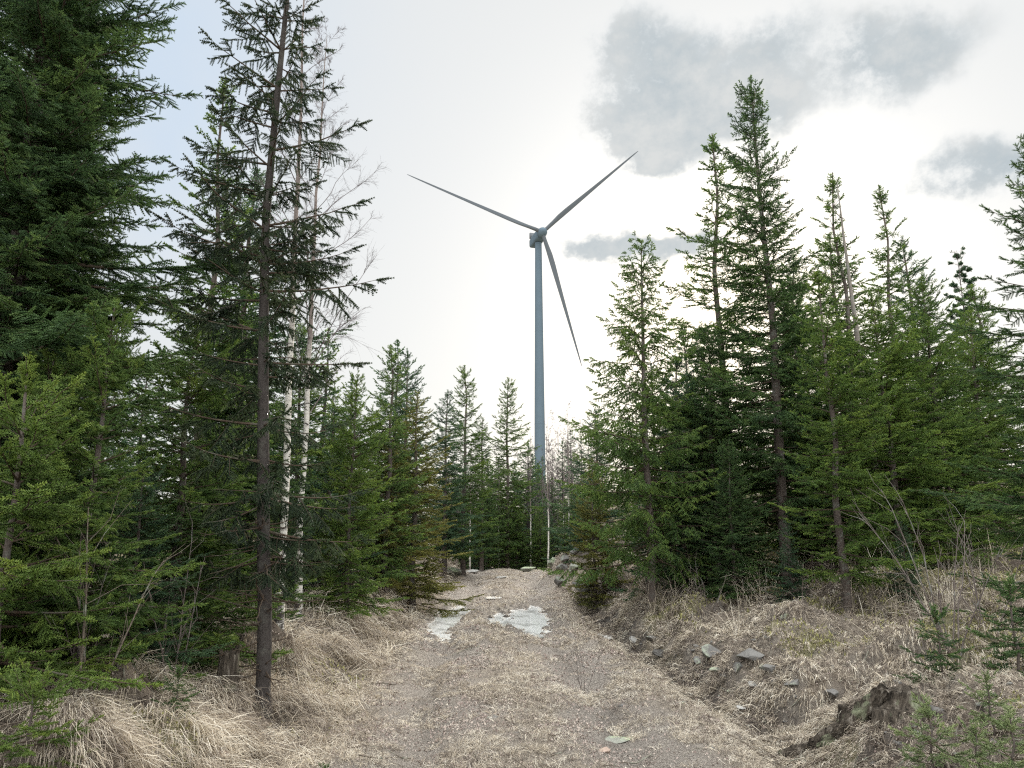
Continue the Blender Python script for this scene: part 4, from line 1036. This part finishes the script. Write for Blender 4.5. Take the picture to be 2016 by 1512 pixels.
GS = 'stones along the track'
rock(1180, 1447, 150, 8, ROCKG, 'large flat greenish stone set in the near part of the track', .7, .30, .25, .95, group=GS)
rock(1192, 1482, 46, 2, ROCKR, 'small reddish stone just below the flat greenish one', .8, .5, 0, .3, group=GS)
rock(440, 1490, 40, 3, ROCKR, 'small pale stone in the grass at the bottom left', .8, .7, .3, .2, group=GS)
rock(985, 1138, 52, 4, ROCKP, 'flat pale stone lying across the track before the crest', .8, .22, .1, .4, group=GS)
rock(1035, 1126, 60, 5, ROCKG, 'rounded pale rock at the right end of the track crest', .7, .35, 0, .35, group=GS)
rock(930, 1127, 60, 6, ROCKP, 'low pale rock at the left end of the track crest', .6, .3, .4, .35, group=GS)
rock(878, 1132, 60, 7, ROCKG, 'broad lichened boulder in the left verge near the crest', 1., .5, .2, .3, group=GS)
GO = 'rocks of the outcrop right of the track'
for i, (px, py, w, D, lab, m_) in enumerate(((1128, 1070, 30, 23.6, 'white rock on the very top of the outcrop', ROCKP), (1112, 1092, 36, 23.2, 'dark angular rock under the white top stone', ROCK), (1088, 1100, 34, 24.5, 'pale round rock at the left end of the outcrop', ROCKG),
     (1098, 1128, 40, 22.0, 'grey rock at the foot of the outcrop beside the track', ROCK), (1135, 1112, 44, 22.4, 'broad grey rock in the middle of the outcrop', ROCKG), (1150, 1150, 46, 20.0, 'long low rock on the near slope of the outcrop', ROCK), (1108, 1108, 26, 22.6, 'small dark rock wedged in the outcrop', ROCK))):
    p = at(px, py, D); s = w / F_PX * D / 2; z = max(tz(p[0], p[1]), min(p[2], tz(p[0], p[1]) + s * .5))
    o = add('rock', rock_mesh(20 + i, m_, s, s * 1.1, s * .75, rough=.4), loc=(p[0], p[1], z)); o.rotation_euler = (.2 * (i % 3 - 1), .15, i * 1.3); tag(o, lab, 'rock', GO)
GD = 'stones in the ditch and rough ground on the right'
for i, (px, py, w, lab) in enumerate(((1475, 1300, 105, 'big dark ledge rock under the grassy hummock'), (1520, 1318, 80, 'dark ledge rock to the right of the upright slab'), (1400, 1290, 80, 'dark ledge rock on the upper side of the ditch'), (1560, 1350, 70, 'low dark ledge rock half under grass'), (1290, 1262, 60, 'dark ledge rock far up the ditch'), (1640, 1372, 70, 'dark ledge rock left of the rotten log'))):
    rock(px, py, w, 80 + i, ROCK, lab, .7, .42, i * .7, .35, group='dark ledge rocks on the right')
for i, (px, py, w, m_, sy, sz, lab) in enumerate(((1500, 1322, 34, ROCKG, .7, 1.0, 'upright greenish slab leaning in the middle of the rough ground'), (1484, 1352, 44, ROCKP, .8, .5, 'pale block just below the upright slab'), (1455, 1310, 60, ROCK, .7, .5, 'dark broken rock left of the upright slab'),
     (1420, 1322, 44, ROCKG, .7, .35, 'flat slate left of the dark broken rock'), (1398, 1345, 60, ROCK, .6, .3, 'long flat slate beside the ditch'), (1462, 1398, 36, ROCKP, .8, .45, 'white stone low in the rough ground'), (1248, 1262, 40, ROCKP, .8, .4, 'pale stone on the edge of the upper ditch'),
     (1300, 1290, 48, ROCK, .7, .5, 'dark earthy rock under the grass edge of the ditch'), (1345, 1385, 30, ROCKG, .8, .5, 'small rock at the bottom of the ditch'), (1376, 1300, 50, ROCK, .8, .5, 'dark rock at the ditch above the slates'), (1543, 1218, 26, ROCKG, .8, .8, 'mossy block at the foot of the tallest spruce'),
     (1525, 1345, 34, ROCK, .7, .4, 'dark rock right of the pale block'), (1800, 1240, 40, ROCKP, .4, .9, 'pale splinter of stone near the bare shrub'), (1440, 1362, 34, ROCKG, .8, .3, 'thin slate below the flat slates'), (1150, 1385, 34, ROCK, .9, .4, 'dark little stone at the right edge of the track'), (975, 1412, 34, ROCK, .8, .35, 'dark clod in the middle of the near track'))):
    rock(px, py, w, 40 + i, m_, lab, sy, sz, i * .9, .45, group=GD)


# ------------------------------------------------------------------ stumps, log, shrubs, saplings
def stump_mesh(r0, h, seed, mat, jag=.12, flare=1.6, n=40):
    rg = np.random.default_rng(seed); th = np.arange(n) * 2 * math.pi / n; zs = np.array([-.9, 0, .1, .3, .6, .85, 1.0]); V = []
    prof = np.array([flare * 1.1, flare, 1.25, 1.07, 1, .98, .97]); lob = .16 * np.cos(th * 5 + rg.uniform(0, 6)) + .08 * np.cos(th * 3 + 1)
    top = 1 + jag * (perlin(th * 2.2 + seed, th * 0 + 3.1) * 2 + rg.normal(0, .25, n))
    fl = np.clip(flare - prof, 0, 9)
    for z, p_ in zip(zs, prof):
        rr = r0 * (p_ + lob * (p_ - .9) * 2 + .05 * perlin(th * 6, th * 0 + z * 3 + seed)); V.append(np.stack([np.cos(th) * rr, np.sin(th) * rr, z * h * np.where(z > .5, top, 1)], -1))
    V.append(V[-1] * np.array([.78, .78, .93])); V.append(V[-1] * np.array([.3, .3, .9])); ns = len(V); V = np.concatenate(V); i = np.arange(ns - 1)[:, None] * n; j = np.arange(n)[None]
    q = np.stack([i + j, i + (j + 1) % n, i + n + (j + 1) % n, i + n + j], -1).reshape(-1, 4); return make_mesh('stump', V, [q, (np.arange(n) + (ns - 1) * n)[None]], mat, False)


p = at(450, 1310, 6.9); o = add('tree_stump', stump_mesh(.085, .33, 1, STUMP, .10, 1.5), loc=(p[0], p[1], tz(p[0], p[1]))); tag(o, 'weathered upright stump left of the dark bare trunk', 'stump')
p = hit(1775, 1382); o = add('tree_stump', stump_mesh(.135, .13, 2, STUMP, .16, 1.7), loc=(p[0], p[1], tz(p[0], p[1]) - .04)); tag(o, 'big rotten stump with pale jagged rim on the right', 'stump')
p2 = p
p = hit(1665, 1412); o = add('tree_stump', stump_mesh(.055, .09, 3, STUMP, .05, 1.2), loc=(p[0], p[1], tz(p[0], p[1]))); tag(o, 'tiny sawn stump below the rotten log', 'stump')
# rotten log running left from the big stump
pts = np.array([[p2[0] - .1, p2[1] + .0, tz(p2[0] - .1, p2[1]) + .13], [p2[0] - .35, p2[1] + .16, tz(p2[0] - .35, p2[1] + .16) + .035], [p2[0] - .6, p2[1] + .34, tz(p2[0] - .6, p2[1] + .34) + .02], [p2[0] - .85, p2[1] + .5, tz(p2[0] - .85, p2[1] + .5) - .03], [p2[0] - 1.1, p2[1] + .7, tz(p2[0] - 1.1, p2[1] + .7) - .1]])
tt = np.linspace(0, 4, 40); pl = np.stack([np.interp(tt, np.arange(5), pts[:, k]) for k in range(3)], -1); rr = np.interp(tt, np.arange(5), [.06, .06, .055, .045, .02])
v, f = tubes(pl[None], rr[None], 28); v = v.reshape(40, 28, 3); nrm = v - pl[:, None]; v = v + nrm * (.5 * fbm(np.repeat(tt[:, None], 28, 1) * 1.3, np.arange(28)[None] * .55 + 0 * tt[:, None], 1.6, 4, .7))[..., None]
o = add('rotten_log', make_mesh('rotten_log', v.reshape(-1, 3) - p2, [f], STUMP, False), loc=tuple(p2)); tag(o, 'dark rotten root log stretching left from the big stump', 'log')

SH1 = gen_shrub(1.7, 1, 7, .30, 9, .009); SH2 = gen_shrub(1.9, 2, 3, .22, 12, .010, DEADTW); SH3 = gen_shrub(1.1, 3, 5, .45, 7, .006)
def shrub(me, px, py, rz, s, lab, D=None, grp='bare shrubs'):
    p = hit(px, py) if D is None else at(px, py, D); o = add('bare_shrub', me, loc=(p[0], p[1], tz(p[0], p[1]))); o.rotation_euler = (0, 0, rz); o.scale = (s, s, s); tag(o, lab, 'shrub', grp)
shrub(SH1, 1880, 1290, 0, 1.0, 'many stemmed dark bare shrub in front of the mossy mound')
shrub(SH3, 1950, 1240, 1, 1.1, 'small bare shrub right of the many stemmed one')
shrub(SH2, 165, 1370, 0, 1.0, 'leafless pale forked sapling standing before the dark spruces at the left', 5.3)
shrub(SH1, 150, 1370, 2, .55, 'dark leaning bare stems low at the left edge', 5.6)
shrub(SH3, 340, 1290, .4, 1.2, 'fine pale bare bush under the left spruce boughs', 6.6)
shrub(SH3, 1150, 1300, 2.4, .55, 'little bare shrub at the edge of the track', 9.0)
shrub(SH3, 1395, 1275, 2.4, .9, 'thin bare bush under the pointed spruce', 12.5)
shrub(SH3, 1640, 1230, 3.1, .8, 'thin bare bush by the bright green spruce trunk', 12.8)

S1 = gen_spruce(.95, .34, 101, 'hi', 'pale', clear=.08, dens=.8, r0=.011, top_pow=.7, dead=0, leader=.12); S2 = gen_spruce(.75, .30, 102, 'hi', 'pale', clear=.1, dens=.8, r0=.009, top_pow=.6, dead=0, leader=.12)
S3 = gen_spruce(1.15, .5, 103, 'hi', 'deep', clear=.1, dens=.8, r0=.014, top_pow=.7, dead=0, leader=.1)
for T_, px, D, s, rz, lab in ((S1, 1925, 4.9, .50, 0, 'pale green spruce sapling in the bottom right corner, tallest of the group'), (S2, 1998, 4.8, .60, 1, 'pale spruce sapling cut by the right edge at the bottom'), (S2, 1838, 5.2, .62, 2, 'shortest pale spruce sapling, left of the tallest one'),
                              (S1, 1962, 5.6, .46, 3, 'pale spruce sapling half hidden between the two front saplings')):
    p = at(px, 1500, D); put_tree('spruce_sapling', T_, p[0], p[1], rz, s, lab, 'spruce sapling', 'pale spruce saplings at the bottom right')
p = at(1855, 1340, 7.2); put_tree('spruce_sapling', S3, p[0], p[1], 1, .55, 'small dark spruce sapling between the rotten stump and the bare shrub', 'spruce sapling')
p = at(2010, 1330, 7.3); put_tree('spruce_sapling', S3, p[0], p[1], 4, .8, 'dark green spruce sapling under the right edge boughs', 'spruce sapling')
p = at(640, 1480, 5.3); put_tree('spruce_sapling', S3, p[0], p[1], 2, .16, 'tiny spruce seedling on the left verge of the near track', 'spruce sapling')
p = at(345, 1400, 5.7); put_tree('spruce_sapling', S3, p[0], p[1], 2, .3, 'tiny spruce seedling in the long grass of the left bank', 'spruce sapling')
p = at(60, 1420, 4.3); put_tree('spruce_sapling', gen_spruce(.9, .75, 104, 'hi', 'bright', clear=.15, dens=1.0, r0=.015, top_pow=.5, dead=0, leader=.1), p[0], p[1], 2, .5, 'low spreading yellow green spruce sapling over the long grass at bottom left', 'spruce sapling')
for kd, px, D, s, rz, lab in (('youngA', 1560, 13.2, .28, 0, 'small dark spruce at the foot of the tallest spruce'), ('youngA', 1790, 12.4, .26, 1, 'low dark bushy spruce between the bright spruce trunk and the mossy mound'), ('wideA', 1450, 14.0, .22, 2, 'low shaded spruce left of the tallest trunk'),
                              ('youngA', 560, 13.5, .3, 2, 'small shaded spruce behind the birch feet')):
    p = at(px, 1200, D); put_tree('spruce_tree', MID[kd][0], p[0], p[1], rz, s * (8 if kd != 'youngA' else 5) / 5, lab, 'spruce tree', 'small understorey spruces')
